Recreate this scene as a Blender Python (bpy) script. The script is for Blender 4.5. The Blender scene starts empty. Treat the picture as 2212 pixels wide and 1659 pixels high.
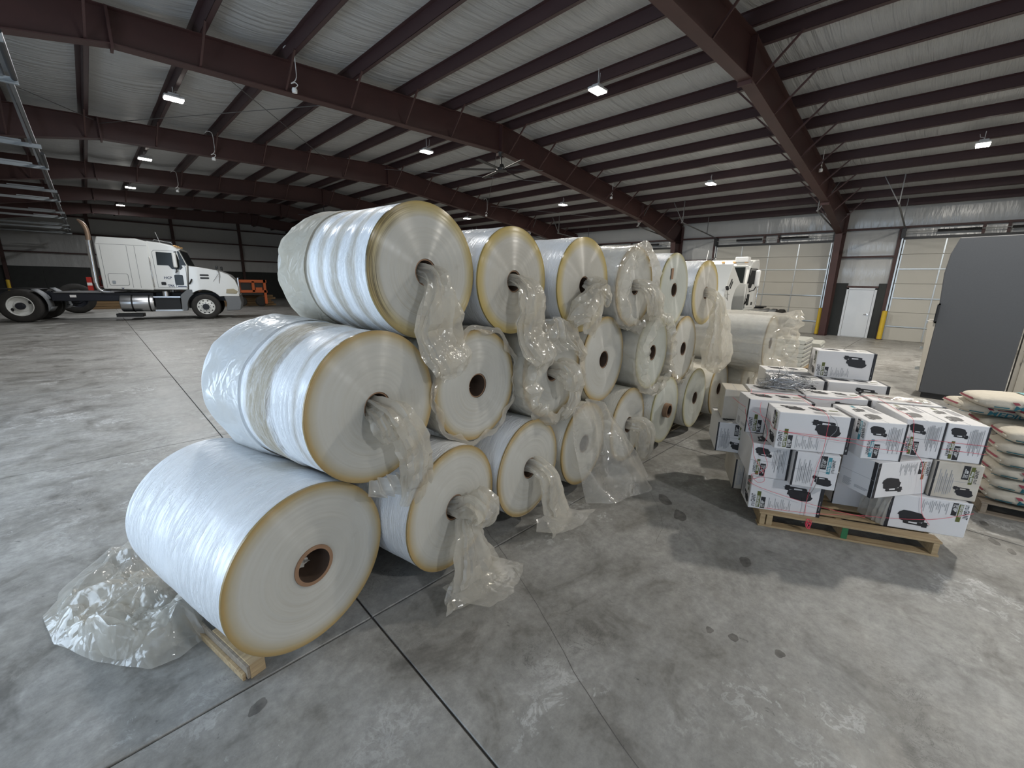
import bpy, math, random
from math import sin, cos, pi, radians, sqrt
from mathutils import Vector, Matrix, noise
random.seed(7)
SC = bpy.context.scene
COL = SC.collection

# ------------------------------------------------------------------ camera
CAMZ = 2.0
RX = Vector((0.70784, -0.70584, 0.02022))
def cam_axes(yaw, pitch, roll):
    f = Vector((sin(yaw)*cos(pitch), cos(yaw)*cos(pitch), sin(pitch)))
    r0 = Vector((cos(yaw), -sin(yaw), 0)); u0 = r0.cross(f)
    return cos(roll)*r0+sin(roll)*u0, -sin(roll)*r0+cos(roll)*u0, f
_r, _u, _f = cam_axes(0.783618, -0.239274, 0.0208149)
cam_d = bpy.data.cameras.new('camera'); cam_d.sensor_width = 36; cam_d.lens = 901.19/2212*36
cam_d.clip_start = 0.05; cam_d.clip_end = 300
cam = bpy.data.objects.new('camera', cam_d); COL.objects.link(cam)
cam.matrix_world = Matrix(((_r.x, _u.x, -_f.x, 0), (_r.y, _u.y, -_f.y, 0), (_r.z, _u.z, -_f.z, CAMZ), (0, 0, 0, 1)))
SC.camera = cam

# ------------------------------------------------------------------ world, daylight, exposure
W = bpy.data.worlds.new('world'); SC.world = W; W.use_nodes = True
bg = W.node_tree.nodes['Background']; bg.inputs[0].default_value = (0.62, 0.76, 1.0, 1); bg.inputs[1].default_value = 1.4
def area(name, loc, rot, sx, sy, power, col):
    d = bpy.data.lights.new(name, 'AREA'); d.shape = 'RECTANGLE'; d.size = sx; d.size_y = sy; d.energy = power; d.color = col
    o = bpy.data.objects.new(name, d); COL.objects.link(o); o.location = loc; o.rotation_euler = rot
    return o
DAY = (0.66, 0.82, 1.0)
# daylight entering by the open vehicle doors of the left wall (x = -4.5): each light fills one doorway
area('daylight_doorway_near', (-4.55, 6.0, 2.1), (0, -pi/2, 0), 4.1, 4.3, 860, DAY)
area('daylight_doorway_side', (-4.55, -1.1, 2.1), (0, -pi/2, 0), 4.1, 4.3, 150, DAY)
area('daylight_doorway_rear', (-4.55, -8.0, 2.1), (0, -pi/2, 0), 4.1, 4.3, 150, DAY)
SC.view_settings.view_transform = 'Standard'; SC.view_settings.look = 'None'
SC.view_settings.gamma = 1.0; SC.view_settings.exposure = -0.97; SC.view_settings.use_curve_mapping = False
SC.cycles.use_denoising = True
SC.cycles.max_bounces = 6; SC.cycles.diffuse_bounces = 3; SC.cycles.glossy_bounces = 2
SC.cycles.transparent_max_bounces = 9; SC.cycles.transmission_bounces = 2
SC.cycles.caustics_reflective = False; SC.cycles.caustics_refractive = False
SC.cycles.use_adaptive_sampling = True; SC.cycles.adaptive_threshold = .10; SC.cycles.adaptive_min_samples = 20
SC.cycles.sample_clamp_indirect = 6.0
LAMP_POWER = 540

# ------------------------------------------------------------------ mesh helpers
class MB:
    def __init__(s): s.v = []; s.f = []; s.m = []
    def add(s, vs, fs, m=0):
        o = len(s.v); s.v += [tuple(p) for p in vs]
        for f in fs: s.f.append(tuple(i+o for i in f)); s.m.append(m)
        return s
    def box(s, x0, x1, y0, y1, z0, z1, m=0):
        return s.add([(x0,y0,z0),(x1,y0,z0),(x1,y1,z0),(x0,y1,z0),(x0,y0,z1),(x1,y0,z1),(x1,y1,z1),(x0,y1,z1)],
                     [(0,3,2,1),(4,5,6,7),(0,1,5,4),(1,2,6,5),(2,3,7,6),(3,0,4,7)], m)
    def bar(s, p0, p1, w, h, m=0, up=(0,0,1)):
        p0 = Vector(p0); p1 = Vector(p1); t = (p1-p0).normalized(); up = Vector(up)
        if abs(t.dot(up)) > .98: up = Vector((1,0,0))
        a = t.cross(up).normalized()*w/2; b = a.cross(t).normalized()*h/2
        vs = [p+sa*a+sb*b for p in (p0,p1) for sa,sb in ((-1,-1),(1,-1),(1,1),(-1,1))]
        return s.add(vs, [(0,1,2,3),(7,6,5,4),(0,4,5,1),(1,5,6,2),(2,6,7,3),(3,7,4,0)], m)
    def prism(s, pts, off, m=0):
        n = len(pts); off = Vector(off); pts = [Vector(p) for p in pts]
        fs = [tuple(range(n)), tuple(range(2*n-1, n-1, -1))]+[(i, i+n, (i+1) % n+n, (i+1) % n) for i in range(n)]
        return s.add(pts+[p+off for p in pts], fs, m)
    def poly(s, pts, m=0): return s.add(pts, [tuple(range(len(pts)))], m)
    def tube(s, path, r, n=10, m=0, cap=True, closed=False):
        P = [Vector(p) for p in path]; N = len(P); vs = []; last = None
        for i, p in enumerate(P):
            t = (P[min(i+1, N-1)]-P[max(i-1, 0)])
            t = t.normalized() if t.length > 1e-9 else Vector((0,0,1))
            if last is None:
                a = t.orthogonal().normalized()
            else:
                a = last-t*last.dot(t); a = a.normalized() if a.length > 1e-6 else t.orthogonal().normalized()
            last = a; b = t.cross(a); rr = r[i] if isinstance(r, (list, tuple)) else r
            vs += [p+rr*(cos(2*pi*k/n)*a+sin(2*pi*k/n)*b) for k in range(n)]
        fs = [(i*n+k, i*n+(k+1) % n, (i+1)*n+(k+1) % n, (i+1)*n+k) for i in range(N-1) for k in range(n)]
        if cap: fs += [tuple(range(n-1, -1, -1)), tuple(range((N-1)*n, N*n))]
        return s.add(vs, fs, m)
    def cyl(s, p0, p1, r, n=20, m=0): return s.tube([p0, p1], r, n, m)
    def lathe(s, prof, o=(0,0,0), ax='y', n=32, m=0, ms=None, closed=False):
        vs = []; o = Vector(o)
        for (r, h) in prof:
            for k in range(n):
                c, d = r*cos(2*pi*k/n), r*sin(2*pi*k/n)
                vs.append(o+(Vector((c, h, d)) if ax == 'y' else Vector((c, d, h)) if ax == 'z' else Vector((h, c, d))))
        L = len(prof); base = len(s.v); s.v += [tuple(v) for v in vs]
        for i in range(L if closed else L-1):
            j = (i+1) % L
            for k in range(n):
                q = (base+i*n+k, base+i*n+(k+1) % n, base+j*n+(k+1) % n, base+j*n+k)
                s.f.append(q); s.m.append(ms[i] if ms else m)
        return s
    def grid(s, P, m=0, wrap=False):
        nu = len(P); nv = len(P[0]); vs = [p for row in P for p in row]; fs = []
        for i in range(nu-1):
            for j in range(nv if wrap else nv-1):
                fs.append((i*nv+j, i*nv+(j+1) % nv, (i+1)*nv+(j+1) % nv, (i+1)*nv+j))
        return s.add(vs, fs, m)
    def text(s, string, size, o, ex, ey, m=0, width=None):
        vs, fs = text_mesh(string); o = Vector(o); ex = Vector(ex); ey = Vector(ey)
        w = max((v[0] for v in vs), default=1) or 1
        kx = (width/w) if width else size
        return s.add([o+ex*(v[0]*kx)+ey*(v[1]*size) for v in vs], fs, m)
    def build(s, name, mats, parent=None, smooth=None, loc=None, bevel=0, segs=2, kind=None):
        me = bpy.data.meshes.new(name); me.from_pydata(s.v, [], s.f)
        if not isinstance(mats, (list, tuple)): mats = [mats]
        for mt in mats: me.materials.append(mt)
        if len(mats) > 1: me.polygons.foreach_set('material_index', s.m)
        if smooth is not None:
            me.polygons.foreach_set('use_smooth', [True]*len(me.polygons))
            if smooth < 180: me.set_sharp_from_angle(angle=radians(smooth))
        me.update()
        return link(name, me, parent, loc, bevel, segs, kind)
def link(name, me, parent=None, loc=None, bevel=0, segs=2, kind=None):
    o = bpy.data.objects.new(name, me); COL.objects.link(o)
    if parent: o.parent = parent
    if loc: o.location = loc
    if bevel:
        b = o.modifiers.new('bevel', 'BEVEL'); b.width = bevel; b.segments = segs; b.limit_method = 'ANGLE'; b.angle_limit = radians(40)
    if kind: o['kind'] = kind
    return o
_TX = {}
def text_mesh(string):
    if string not in _TX:
        c = bpy.data.curves.new('t', 'FONT'); c.body = string; c.size = 1; c.resolution_u = 2; c.offset = .018; c.fill_mode = 'FRONT'
        o = bpy.data.objects.new('t', c); COL.objects.link(o)
        dg = bpy.context.evaluated_depsgraph_get(); e = o.evaluated_get(dg); me = e.to_mesh()
        _TX[string] = ([tuple(v.co) for v in me.vertices], [tuple(p.vertices) for p in me.polygons])
        e.to_mesh_clear(); bpy.data.objects.remove(o); bpy.data.curves.remove(c)
    return _TX[string]
def tag(o, label, cat, group=None):
    o['label'] = label; o['category'] = cat
    if group: o['group'] = group
    return o
def thing(name, label, cat, loc=(0,0,0), rz=0.0, group=None):
    o = bpy.data.objects.new(name, None); COL.objects.link(o); o.location = loc; o.rotation_euler = (0, 0, rz)
    o.empty_display_size = .1
    return tag(o, label, cat, group)
def struct(o, label=None):
    o['kind'] = 'structure'
    if label: o['label'] = label
    return o
def nz(x, y, z): return noise.noise((x, y, z))
def ridge(x, y, z): return 1-abs(noise.noise((x, y, z)))*2
def crease(x, y, z):
    d = noise.voronoi((x, y, z))[0]; return min(1.0, (d[1]-d[0])*1.6)      # 0 on sharp fold lines, rising flat between them
def lerp(a, b, t): return a+(b-a)*t
def catmull(P, n):
    P = [Vector(p) for p in P]; Q = [P[0]*2-P[1]]+P+[P[-1]*2-P[-2]]; out = []
    for i in range(n):
        t = i/(n-1)*(len(P)-1); k = min(int(t), len(P)-2); t -= k
        a, b, c, d = Q[k:k+4]
        out.append(.5*((2*b)+(c-a)*t+(2*a-5*b+4*c-d)*t*t+(3*b-a-3*c+d)*t*t*t))
    return out
def interp(L, t):
    t *= len(L)-1; k = min(int(t), len(L)-2); return lerp(L[k], L[k+1], t-k)

# ------------------------------------------------------------------ materials
def mat(name, col, rough=.5, metal=0, spec=.5, bump=None, var=None, emit=None, coat=0, bd=.02):
    m = bpy.data.materials.new(name); m.use_nodes = True; nt = m.node_tree; p = nt.nodes['Principled BSDF']
    p.inputs['Base Color'].default_value = (*col, 1); p.inputs['Roughness'].default_value = rough
    p.inputs['Metallic'].default_value = metal; p.inputs['Specular IOR Level'].default_value = spec
    if coat: p.inputs['Coat Weight'].default_value = coat
    if emit:
        p.inputs['Emission Color'].default_value = (*emit[0], 1); p.inputs['Emission Strength'].default_value = emit[1]
    tc = nt.nodes.new('ShaderNodeTexCoord')
    if var:   # (scale, amount, (sx,sy,sz), second colour)
        sc, amt, st, c2 = var
        n = noise_node(nt, tc, sc, st, 5)
        mx = mixrgb(nt, ramp(nt, n, [(.35, (0,0,0)), (.7, (1,1,1))]), (*col, 1), (*c2, 1), amt)
        nt.links.new(mx, p.inputs['Base Color'])
    if bump:  # (scale, strength, (sx,sy,sz))
        sc, stg, st = bump
        n = noise_node(nt, tc, sc, st, 4)
        b = nt.nodes.new('ShaderNodeBump'); b.inputs['Strength'].default_value = stg; b.inputs['Distance'].default_value = bd
        nt.links.new(n, b.inputs['Height']); nt.links.new(b.outputs[0], p.inputs['Normal'])
    return m
def noise_node(nt, tc, scale, st=(1,1,1), detail=4, coord='Object', rough=.55, dist=0):
    mp = nt.nodes.new('ShaderNodeMapping'); mp.inputs['Scale'].default_value = st
    nt.links.new(tc.outputs[coord], mp.inputs[0])
    n = nt.nodes.new('ShaderNodeTexNoise'); n.inputs['Scale'].default_value = scale; n.inputs['Detail'].default_value = detail
    n.inputs['Roughness'].default_value = rough; n.inputs['Distortion'].default_value = dist
    nt.links.new(mp.outputs[0], n.inputs['Vector']); return n.outputs['Fac']
def ramp(nt, fac, stops, interp_='LINEAR'):
    r = nt.nodes.new('ShaderNodeValToRGB'); r.color_ramp.interpolation = interp_; e = r.color_ramp.elements
    while len(e) < len(stops): e.new(.5)
    for k, (p, c) in enumerate(stops): e[k].position = p; e[k].color = (*c, 1)
    nt.links.new(fac, r.inputs[0]); return r.outputs[0]
def mixrgb(nt, fac, a, b, amt=None, mode='MIX'):
    mx = nt.nodes.new('ShaderNodeMix'); mx.data_type = 'RGBA'; mx.blend_type = mode
    for s, k in ((a, 6), (b, 7)):
        if hasattr(s, 'is_output'): nt.links.new(s, mx.inputs[k])
        else: mx.inputs[k].default_value = s
    if amt is not None:
        mm = nt.nodes.new('ShaderNodeMath'); mm.operation = 'MULTIPLY'; mm.inputs[1].default_value = amt
        nt.links.new(fac, mm.inputs[0]); nt.links.new(mm.outputs[0], mx.inputs[0])
    elif hasattr(fac, 'is_output'): nt.links.new(fac, mx.inputs[0])
    else: mx.inputs[0].default_value = fac
    return mx.outputs[2]
def math_n(nt, op, a, b=None, c=None):
    m = nt.nodes.new('ShaderNodeMath'); m.operation = op
    for i, s in enumerate((a, b, c)):
        if s is None: continue
        if hasattr(s, 'is_output'): nt.links.new(s, m.inputs[i])
        else: m.inputs[i].default_value = s
    return m.outputs[0]

def concrete_mat():
    m = bpy.data.materials.new('concrete'); m.use_nodes = True; nt = m.node_tree; p = nt.nodes['Principled BSDF']
    tc = nt.nodes.new('ShaderNodeNewGeometry')
    big = noise_node(nt, tc, .45, (1,1,1), 4, 'Position', rough=.6)
    mid = noise_node(nt, tc, 2.2, (1,1,1), 5, 'Position', rough=.65, dist=.6)
    fine = noise_node(nt, tc, 9, (1,1,1), 5, 'Position', rough=.7, dist=.8)
    c1 = ramp(nt, big, [(.3, (.205,.196,.178)), (.5, (.262,.254,.235)), (.7, (.322,.318,.302))])
    c2 = mixrgb(nt, ramp(nt, mid, [(.38, (0,0,0)), (.62, (1,1,1))]), c1, (.41,.405,.39,1), .5)
    dark = ramp(nt, mid, [(.28, (1,1,1)), (.42, (0,0,0))])
    c3 = mixrgb(nt, dark, c2, (.13,.122,.11,1), .7)
    # chalky scaled scabs with dark ragged rims
    sc = ramp(nt, math_n(nt, 'ADD', math_n(nt, 'MULTIPLY', mid, .55), math_n(nt, 'MULTIPLY', fine, .45)), [(.535, (0,0,0)), (.55, (1,1,1)), (.575, (1,1,1)), (.59, (0,0,0))])
    msk = ramp(nt, noise_node(nt, tc, .8, (1,1,1), 3, 'Position'), [(.52, (0,0,0)), (.62, (1,1,1))])
    c4 = mixrgb(nt, math_n(nt, 'MULTIPLY', sc, msk), c3, (.54,.54,.53,1), .6)
    pit = ramp(nt, fine, [(.26, (1,1,1)), (.33, (0,0,0))])
    c5 = mixrgb(nt, pit, c4, (.08,.08,.078,1), .8)
    sm = ramp(nt, noise_node(nt, tc, 1.1, (1,1,1), 5, 'Position', rough=.72, dist=1.2), [(.54, (0,0,0)), (.70, (1,1,1))])
    c5 = mixrgb(nt, sm, c5, (.10,.095,.085,1), .62)
    tw = ramp(nt, noise_node(nt, tc, 1.6, (.8,1.8,1), 5, 'Position', rough=.6, dist=1.5), [(.35, (.9,.9,.9)), (.65, (1.08,1.08,1.08))])
    c5 = mixrgb(nt, 1.0, c5, tw, mode='MULTIPLY')
    gr = ramp(nt, noise_node(nt, tc, 14, (1,1,1), 5, 'Position', rough=.78), [(.3, (.74,.74,.74)), (.7, (1.2,1.2,1.2))])
    c5 = mixrgb(nt, 1.0, c5, gr, mode='MULTIPLY')
    hair = ramp(nt, noise_node(nt, tc, 5.5, (1,1,1), 6, 'Position', rough=.75, dist=2.0), [(.485, (0,0,0)), (.497, (1,1,1)), (.503, (1,1,1)), (.515, (0,0,0))])
    hm = ramp(nt, noise_node(nt, tc, 1.3, (1,1,1), 4, 'Position'), [(.54, (0,0,0)), (.66, (1,1,1))])
    c5 = mixrgb(nt, math_n(nt, 'MULTIPLY', hair, hm), c5, (.075,.075,.075,1), .75)
    nt.links.new(c5, p.inputs['Base Color'])
    r = ramp(nt, mid, [(.3, (.38,.38,.38)), (.7, (.62,.62,.62))]); nt.links.new(r, p.inputs['Roughness'])
    b = nt.nodes.new('ShaderNodeBump'); b.inputs['Strength'].default_value = .25; b.inputs['Distance'].default_value = .004
    nt.links.new(fine, b.inputs['Height']); nt.links.new(b.outputs[0], p.inputs['Normal'])
    p.inputs['Specular IOR Level'].default_value = .4
    return m
def film_mat(name, bands=(), dirt=.12, tint=(.86,.88,.90), rough=.27, seed=0.0):
    """white stretch film wound on a roll: local y runs along the axis; bands = worn dirty hoops"""
    m = bpy.data.materials.new(name); m.use_nodes = True; nt = m.node_tree; p = nt.nodes['Principled BSDF']
    tc = nt.nodes.new('ShaderNodeTexCoord'); sp = nt.nodes.new('ShaderNodeSeparateXYZ'); nt.links.new(tc.outputs['Object'], sp.inputs[0])
    n1 = noise_node(nt, tc, 3.0, (1,2.2,1), 6, rough=.65, dist=.5)
    n2 = noise_node(nt, tc, 22, (.6,2.2,.6), 6, rough=.7)
    base = mixrgb(nt, ramp(nt, n1, [(.4, (0,0,0)), (.75, (1,1,1))]), (*tint, 1), (.62,.57,.47,1), dirt)
    if bands:
        y = math_n(nt, 'ADD', sp.outputs[1], math_n(nt, 'MULTIPLY_ADD', n1, .12, -.06))
        tot = None
        for (y0, y1, s) in bands:
            a = nt.nodes.new('ShaderNodeMapRange'); a.inputs[1].default_value = y0-.02; a.inputs[2].default_value = y0+.02; nt.links.new(y, a.inputs[0])
            b = nt.nodes.new('ShaderNodeMapRange'); b.inputs[1].default_value = y1+.02; b.inputs[2].default_value = y1-.02; nt.links.new(y, b.inputs[0])
            k = math_n(nt, 'MULTIPLY', math_n(nt, 'MULTIPLY', a.outputs[0], b.outputs[0]), s)
            tot = k if tot is None else math_n(nt, 'MAXIMUM', tot, k)
        g = ramp(nt, n2, [(.3, (.55,.55,.55)), (.55, (1,1,1))])
        fac = math_n(nt, 'MULTIPLY', tot, g)
        base = mixrgb(nt, fac, base, (.40,.345,.255,1))
        rr = math_n(nt, 'MULTIPLY_ADD', fac, .4, rough); nt.links.new(rr, p.inputs['Roughness'])
    else: p.inputs['Roughness'].default_value = rough
    nt.links.new(base, p.inputs['Base Color'])
    wr = noise_node(nt, tc, 4, (1.1,7,1.1), 4, rough=.6, dist=1.1)
    cr = math_n(nt, 'POWER', math_n(nt, 'SUBTRACT', 1.0, math_n(nt, 'ABSOLUTE', math_n(nt, 'MULTIPLY_ADD', wr, 4.0, -2.0))), 3.0)
    wr2 = noise_node(nt, tc, 6, (1.5,12,1.5), 5, rough=.6, dist=.8)
    mk = ramp(nt, noise_node(nt, tc, 2.4, (1,1,1), 3), [(.35, (.12,.12,.12)), (.62, (1,1,1))])
    hgt = math_n(nt, 'MULTIPLY', mk, math_n(nt, 'ADD', math_n(nt, 'MAXIMUM', cr, 0.0), math_n(nt, 'MULTIPLY', wr2, .7)))
    b = nt.nodes.new('ShaderNodeBump'); b.inputs['Strength'].default_value = .5; b.inputs['Distance'].default_value = .010
    nt.links.new(hgt, b.inputs['Height']); nt.links.new(b.outputs[0], p.inputs['Normal'])
    p.inputs['Specular IOR Level'].default_value = .6
    return m
def face_mat(name, mid=(.48,.475,.44), edge=(.40,.28,.11), edge2=(.43,.38,.27), grime=.2, w0=.92, scuff=0):
    """slit end of a film roll: rings round the core, yellowed towards the rim"""
    m = bpy.data.materials.new(name); m.use_nodes = True; nt = m.node_tree; p = nt.nodes['Principled BSDF']
    tc = nt.nodes.new('ShaderNodeTexCoord'); sp = nt.nodes.new('ShaderNodeSeparateXYZ'); nt.links.new(tc.outputs['Generated'], sp.inputs[0])
    dx = math_n(nt, 'SUBTRACT', sp.outputs[0], .5); dz = math_n(nt, 'SUBTRACT', sp.outputs[2], .5)
    r = math_n(nt, 'MULTIPLY', math_n(nt, 'SQRT', math_n(nt, 'ADD', math_n(nt, 'MULTIPLY', dx, dx), math_n(nt, 'MULTIPLY', dz, dz))), 2)
    n0 = noise_node(nt, tc, 2.2, (1,1,1), 4)
    rw = math_n(nt, 'ADD', r, math_n(nt, 'MULTIPLY_ADD', n0, .07, -.035))
    c = ramp(nt, rw, [(.2, tuple(k*.86 for k in mid)), (.32, mid), (w0-.1, tuple(min(1, k*1.05) for k in mid)), (w0, edge2), (.975, edge), (1.0, tuple(k*.8 for k in edge))])
    cb = nt.nodes.new('ShaderNodeCombineXYZ'); nt.links.new(math_n(nt, 'MULTIPLY', r, 1.0), cb.inputs[0])
    n = nt.nodes.new('ShaderNodeTexNoise'); n.inputs['Scale'].default_value = 34; n.inputs['Detail'].default_value = 5; n.inputs['Roughness'].default_value = .7
    # ring grain, faded in and out round the roll
    sc = nt.nodes.new('ShaderNodeVectorMath'); sc.operation = 'ADD'
    nn = noise_node(nt, tc, 1.6, (1,1,1), 2); cb2 = nt.nodes.new('ShaderNodeCombineXYZ'); nt.links.new(math_n(nt, 'MULTIPLY', nn, .06), cb2.inputs[1])
    nt.links.new(cb.outputs[0], sc.inputs[0]); nt.links.new(cb2.outputs[0], sc.inputs[1]); nt.links.new(sc.outputs[0], n.inputs['Vector'])
    gm = ramp(nt, noise_node(nt, tc, 2.6, (1,1,1), 3), [(.38, (0,0,0)), (.7, (1,1,1))])
    ring = ramp(nt, n.outputs[0], [(.36, (1,1,1)), (.52, (0,0,0))])
    c = mixrgb(nt, math_n(nt, 'MULTIPLY', ring, gm), c, (.34,.29,.2,1), grime*1.5)
    sm = ramp(nt, noise_node(nt, tc, 6.5, (1,1,1), 6, rough=.7), [(.62, (0,0,0)), (.76, (1,1,1))])
    c = mixrgb(nt, sm, c, (.22,.2,.16,1), grime*.8)
    if scuff:
        def mr(src, a, b):
            q = nt.nodes.new('ShaderNodeMapRange'); q.interpolation_type = 'SMOOTHSTEP'; q.inputs[1].default_value = a; q.inputs[2].default_value = b; nt.links.new(src, q.inputs[0]); return q.outputs[0]
        n2 = nt.nodes.new('ShaderNodeTexNoise'); n2.inputs['Scale'].default_value = 60; n2.inputs['Detail'].default_value = 3; nt.links.new(sc.outputs[0], n2.inputs['Vector'])
        st = ramp(nt, n2.outputs[0], [(.42, (1,1,1)), (.58, (.15,.15,.15))])
        sd = mr(math_n(nt, 'ADD', math_n(nt, 'MULTIPLY', dx, -1.0), math_n(nt, 'MULTIPLY', dz, .25)), .12, .42)
        gn = ramp(nt, noise_node(nt, tc, 3.5, (1,1,1), 4), [(.3, (.35,.35,.35)), (.6, (1,1,1))])
        k = math_n(nt, 'MULTIPLY', math_n(nt, 'MULTIPLY', mr(r, .74, .92), sd), math_n(nt, 'MULTIPLY', st, gn))
        c = mixrgb(nt, k, c, (.055,.042,.022,1), scuff)
    nt.links.new(c, p.inputs['Base Color'])
    p.inputs['Roughness'].default_value = .30; p.inputs['Anisotropic'].default_value = 1.0; p.inputs['Specular IOR Level'].default_value = .75
    p.inputs['Anisotropic Rotation'].default_value = .25; tg = nt.nodes.new('ShaderNodeTangent'); tg.direction_type = 'RADIAL'; tg.axis = 'Y'; nt.links.new(tg.outputs[0], p.inputs['Tangent'])
    b = nt.nodes.new('ShaderNodeBump'); b.inputs['Strength'].default_value = .1; b.inputs['Distance'].default_value = .004
    nt.links.new(n.outputs[0], b.inputs['Height']); nt.links.new(b.outputs[0], p.inputs['Normal'])
    return m
def plastic_mat(name, tint=(.87,.84,.77), clear=.52, rough=.16, dirt=.28, scale=1.0, gloss=.2, bump=.55):
    """creased clear polythene: partly see-through, milky where it bunches"""
    m = bpy.data.materials.new(name); m.use_nodes = True; nt = m.node_tree
    for n in list(nt.nodes):
        if n.type != 'OUTPUT_MATERIAL': nt.nodes.remove(n)
    out = nt.nodes['Material Output']; tc = nt.nodes.new('ShaderNodeTexCoord')
    n1 = noise_node(nt, tc, 4*scale, (1,1,1), 5, rough=.6, dist=.4)
    col = mixrgb(nt, ramp(nt, n1, [(.42, (0,0,0)), (.72, (1,1,1))]), (*tint, 1), (.60,.51,.36,1), dirt)
    df = nt.nodes.new('ShaderNodeBsdfDiffuse'); tl = nt.nodes.new('ShaderNodeBsdfTranslucent')
    nt.links.new(col, df.inputs[0]); nt.links.new(col, tl.inputs[0])
    vo = nt.nodes.new('ShaderNodeTexVoronoi'); vo.feature = 'DISTANCE_TO_EDGE'; vo.inputs['Scale'].default_value = 11*scale
    mp = nt.nodes.new('ShaderNodeMapping'); nz_ = nt.nodes.new('ShaderNodeTexNoise'); nz_.inputs['Scale'].default_value = 5*scale
    nt.links.new(tc.outputs['Object'], nz_.inputs['Vector'])
    va = nt.nodes.new('ShaderNodeVectorMath'); va.operation = 'MULTIPLY_ADD'; va.inputs[1].default_value = (.25,.25,.25)
    nt.links.new(nz_.outputs['Color'], va.inputs[0]); nt.links.new(tc.outputs['Object'], va.inputs[2]); nt.links.new(va.outputs[0], vo.inputs['Vector'])
    b = nt.nodes.new('ShaderNodeBump'); b.inputs['Strength'].default_value = bump; b.inputs['Distance'].default_value = .02
    hh = math_n(nt, 'ADD', math_n(nt, 'MULTIPLY', vo.outputs[0], 1.2), n1)
    nt.links.new(hh, b.inputs['Height'])
    gl = nt.nodes.new('ShaderNodeBsdfGlossy'); gl.inputs['Roughness'].default_value = rough; gl.inputs[0].default_value = (.95,.95,.95,1)
    nt.links.new(b.outputs[0], gl.inputs['Normal']); nt.links.new(b.outputs[0], df.inputs['Normal'])
    tr = nt.nodes.new('ShaderNodeBsdfTransparent'); tr.inputs[0].default_value = (.96,.95,.92,1)
    m1 = nt.nodes.new('ShaderNodeMixShader'); m1.inputs[0].default_value = .45
    nt.links.new(df.outputs[0], m1.inputs[1]); nt.links.new(tl.outputs[0], m1.inputs[2])
    m2 = nt.nodes.new('ShaderNodeMixShader'); nt.links.new(math_n(nt, 'MULTIPLY_ADD', n1, -.5, clear+.25), m2.inputs[0])
    nt.links.new(m1.outputs[0], m2.inputs[1]); nt.links.new(tr.outputs[0], m2.inputs[2])
    fr = nt.nodes.new('ShaderNodeFresnel'); fr.inputs[0].default_value = 1.5; nt.links.new(b.outputs[0], fr.inputs['Normal'])
    m3 = nt.nodes.new('ShaderNodeMixShader'); nt.links.new(math_n(nt, 'MINIMUM', math_n(nt, 'MULTIPLY_ADD', fr.outputs[0], .8, .0), gloss), m3.inputs[0])
    nt.links.new(m2.outputs[0], m3.inputs[1]); nt.links.new(gl.outputs[0], m3.inputs[2])
    nt.links.new(m3.outputs[0], out.inputs[0])
    return m
def wood_mat(name, a, b_, stretch=(1,12,12)):
    return mat(name, a, .7, var=(3.5, .9, stretch, b_), bump=(6, .3, stretch))
M = {}
M['concrete'] = concrete_mat()
M['groove'] = mat('joint_filler', (.085,.08,.075), .8, var=(6, .6, (1,1,1), (.17,.16,.15)))
M['insul'] = mat('vinyl_insulation', (.37,.375,.378), .42, var=(.6, .4, (1,1,1), (.30,.30,.29)), bump=(2.2, 1.0, (.16,3.2,1)), bd=.09)
M['insul_wall'] = mat('vinyl_wall_insulation', (.50,.505,.50), .24, bump=(1.2, .8, (1,1.5,.35)), bd=.06, var=(.8, .2, (1,1,1), (.42,.42,.40)))
M['steel'] = mat('oxide_red_steel', (.060,.024,.021), .55, var=(1.6, .6, (1,1,1), (.040,.018,.017)))
M['purlin'] = mat('purlin_red_steel', (.052,.025,.026), .5, var=(1.2, .6, (3,.3,1), (.034,.019,.021)))
M['black'] = mat('black_paint', (.012,.012,.013), .45)
M['wainscot'] = mat('black_liner_board', (.014,.016,.015), .6, var=(3, .4, (1,1,1), (.03,.034,.032)))
M['galv'] = mat('galvanised', (.52,.55,.56), .35, .85, var=(9, .3, (1,1,1), (.38,.41,.43)))
M['track'] = mat('dull_track_steel', (.30,.32,.33), .5, .6)
M['darkgalv'] = mat('dull_angle_iron', (.16,.16,.16), .5, .6)
M['doorskin'] = mat('overhead_door_skin', (.46,.445,.40), .5, var=(.8, .3, (1,1,1), (.40,.39,.35)))
M['pdoor'] = mat('grey_steel_door', (.56,.58,.60), .35, .1, var=(1.5, .4, (1,1,1), (.68,.69,.70)))
M['yellow'] = mat('safety_yellow', (.62,.42,.03), .45, var=(5, .4, (1,1,1), (.45,.30,.03)))
M['truckwhite'] = mat('truck_white', (.74,.75,.73), .22, coat=.3, var=(1.2, .15, (1,1,1), (.64,.64,.61)))
M['truckgrey'] = mat('grey_moulding', (.16,.17,.18), .55)
M['chassis'] = mat('chassis_blue_black', (.012,.014,.022), .5)
M['chrome'] = mat('chrome', (.75,.75,.76), .12, 1.0)
M['alu'] = mat('tank_aluminium', (.62,.63,.65), .28, .95, bump=(8, .05, (1,1,1)))
M['rubber'] = mat('tyre_rubber', (.022,.021,.02), .8, var=(5, .5, (1,1,1), (.05,.045,.04)))
M['glass'] = mat('cab_glass', (.012,.015,.015), .2, 0, .25)
M['amber'] = mat('amber_lens', (.62,.36,.14), .25)
M['lampglass'] = mat('yellowed_headlamp', (.36,.31,.20), .2)
M['red'] = mat('red_paint', (.45,.03,.02), .4)
M['rust'] = mat('rusty_tube', (.34,.24,.17), .45, .5)
M['navy'] = mat('navy_lettering', (.02,.03,.09), .5)
M['orange'] = mat('orange_paint', (.62,.13,.03), .45)
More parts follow.
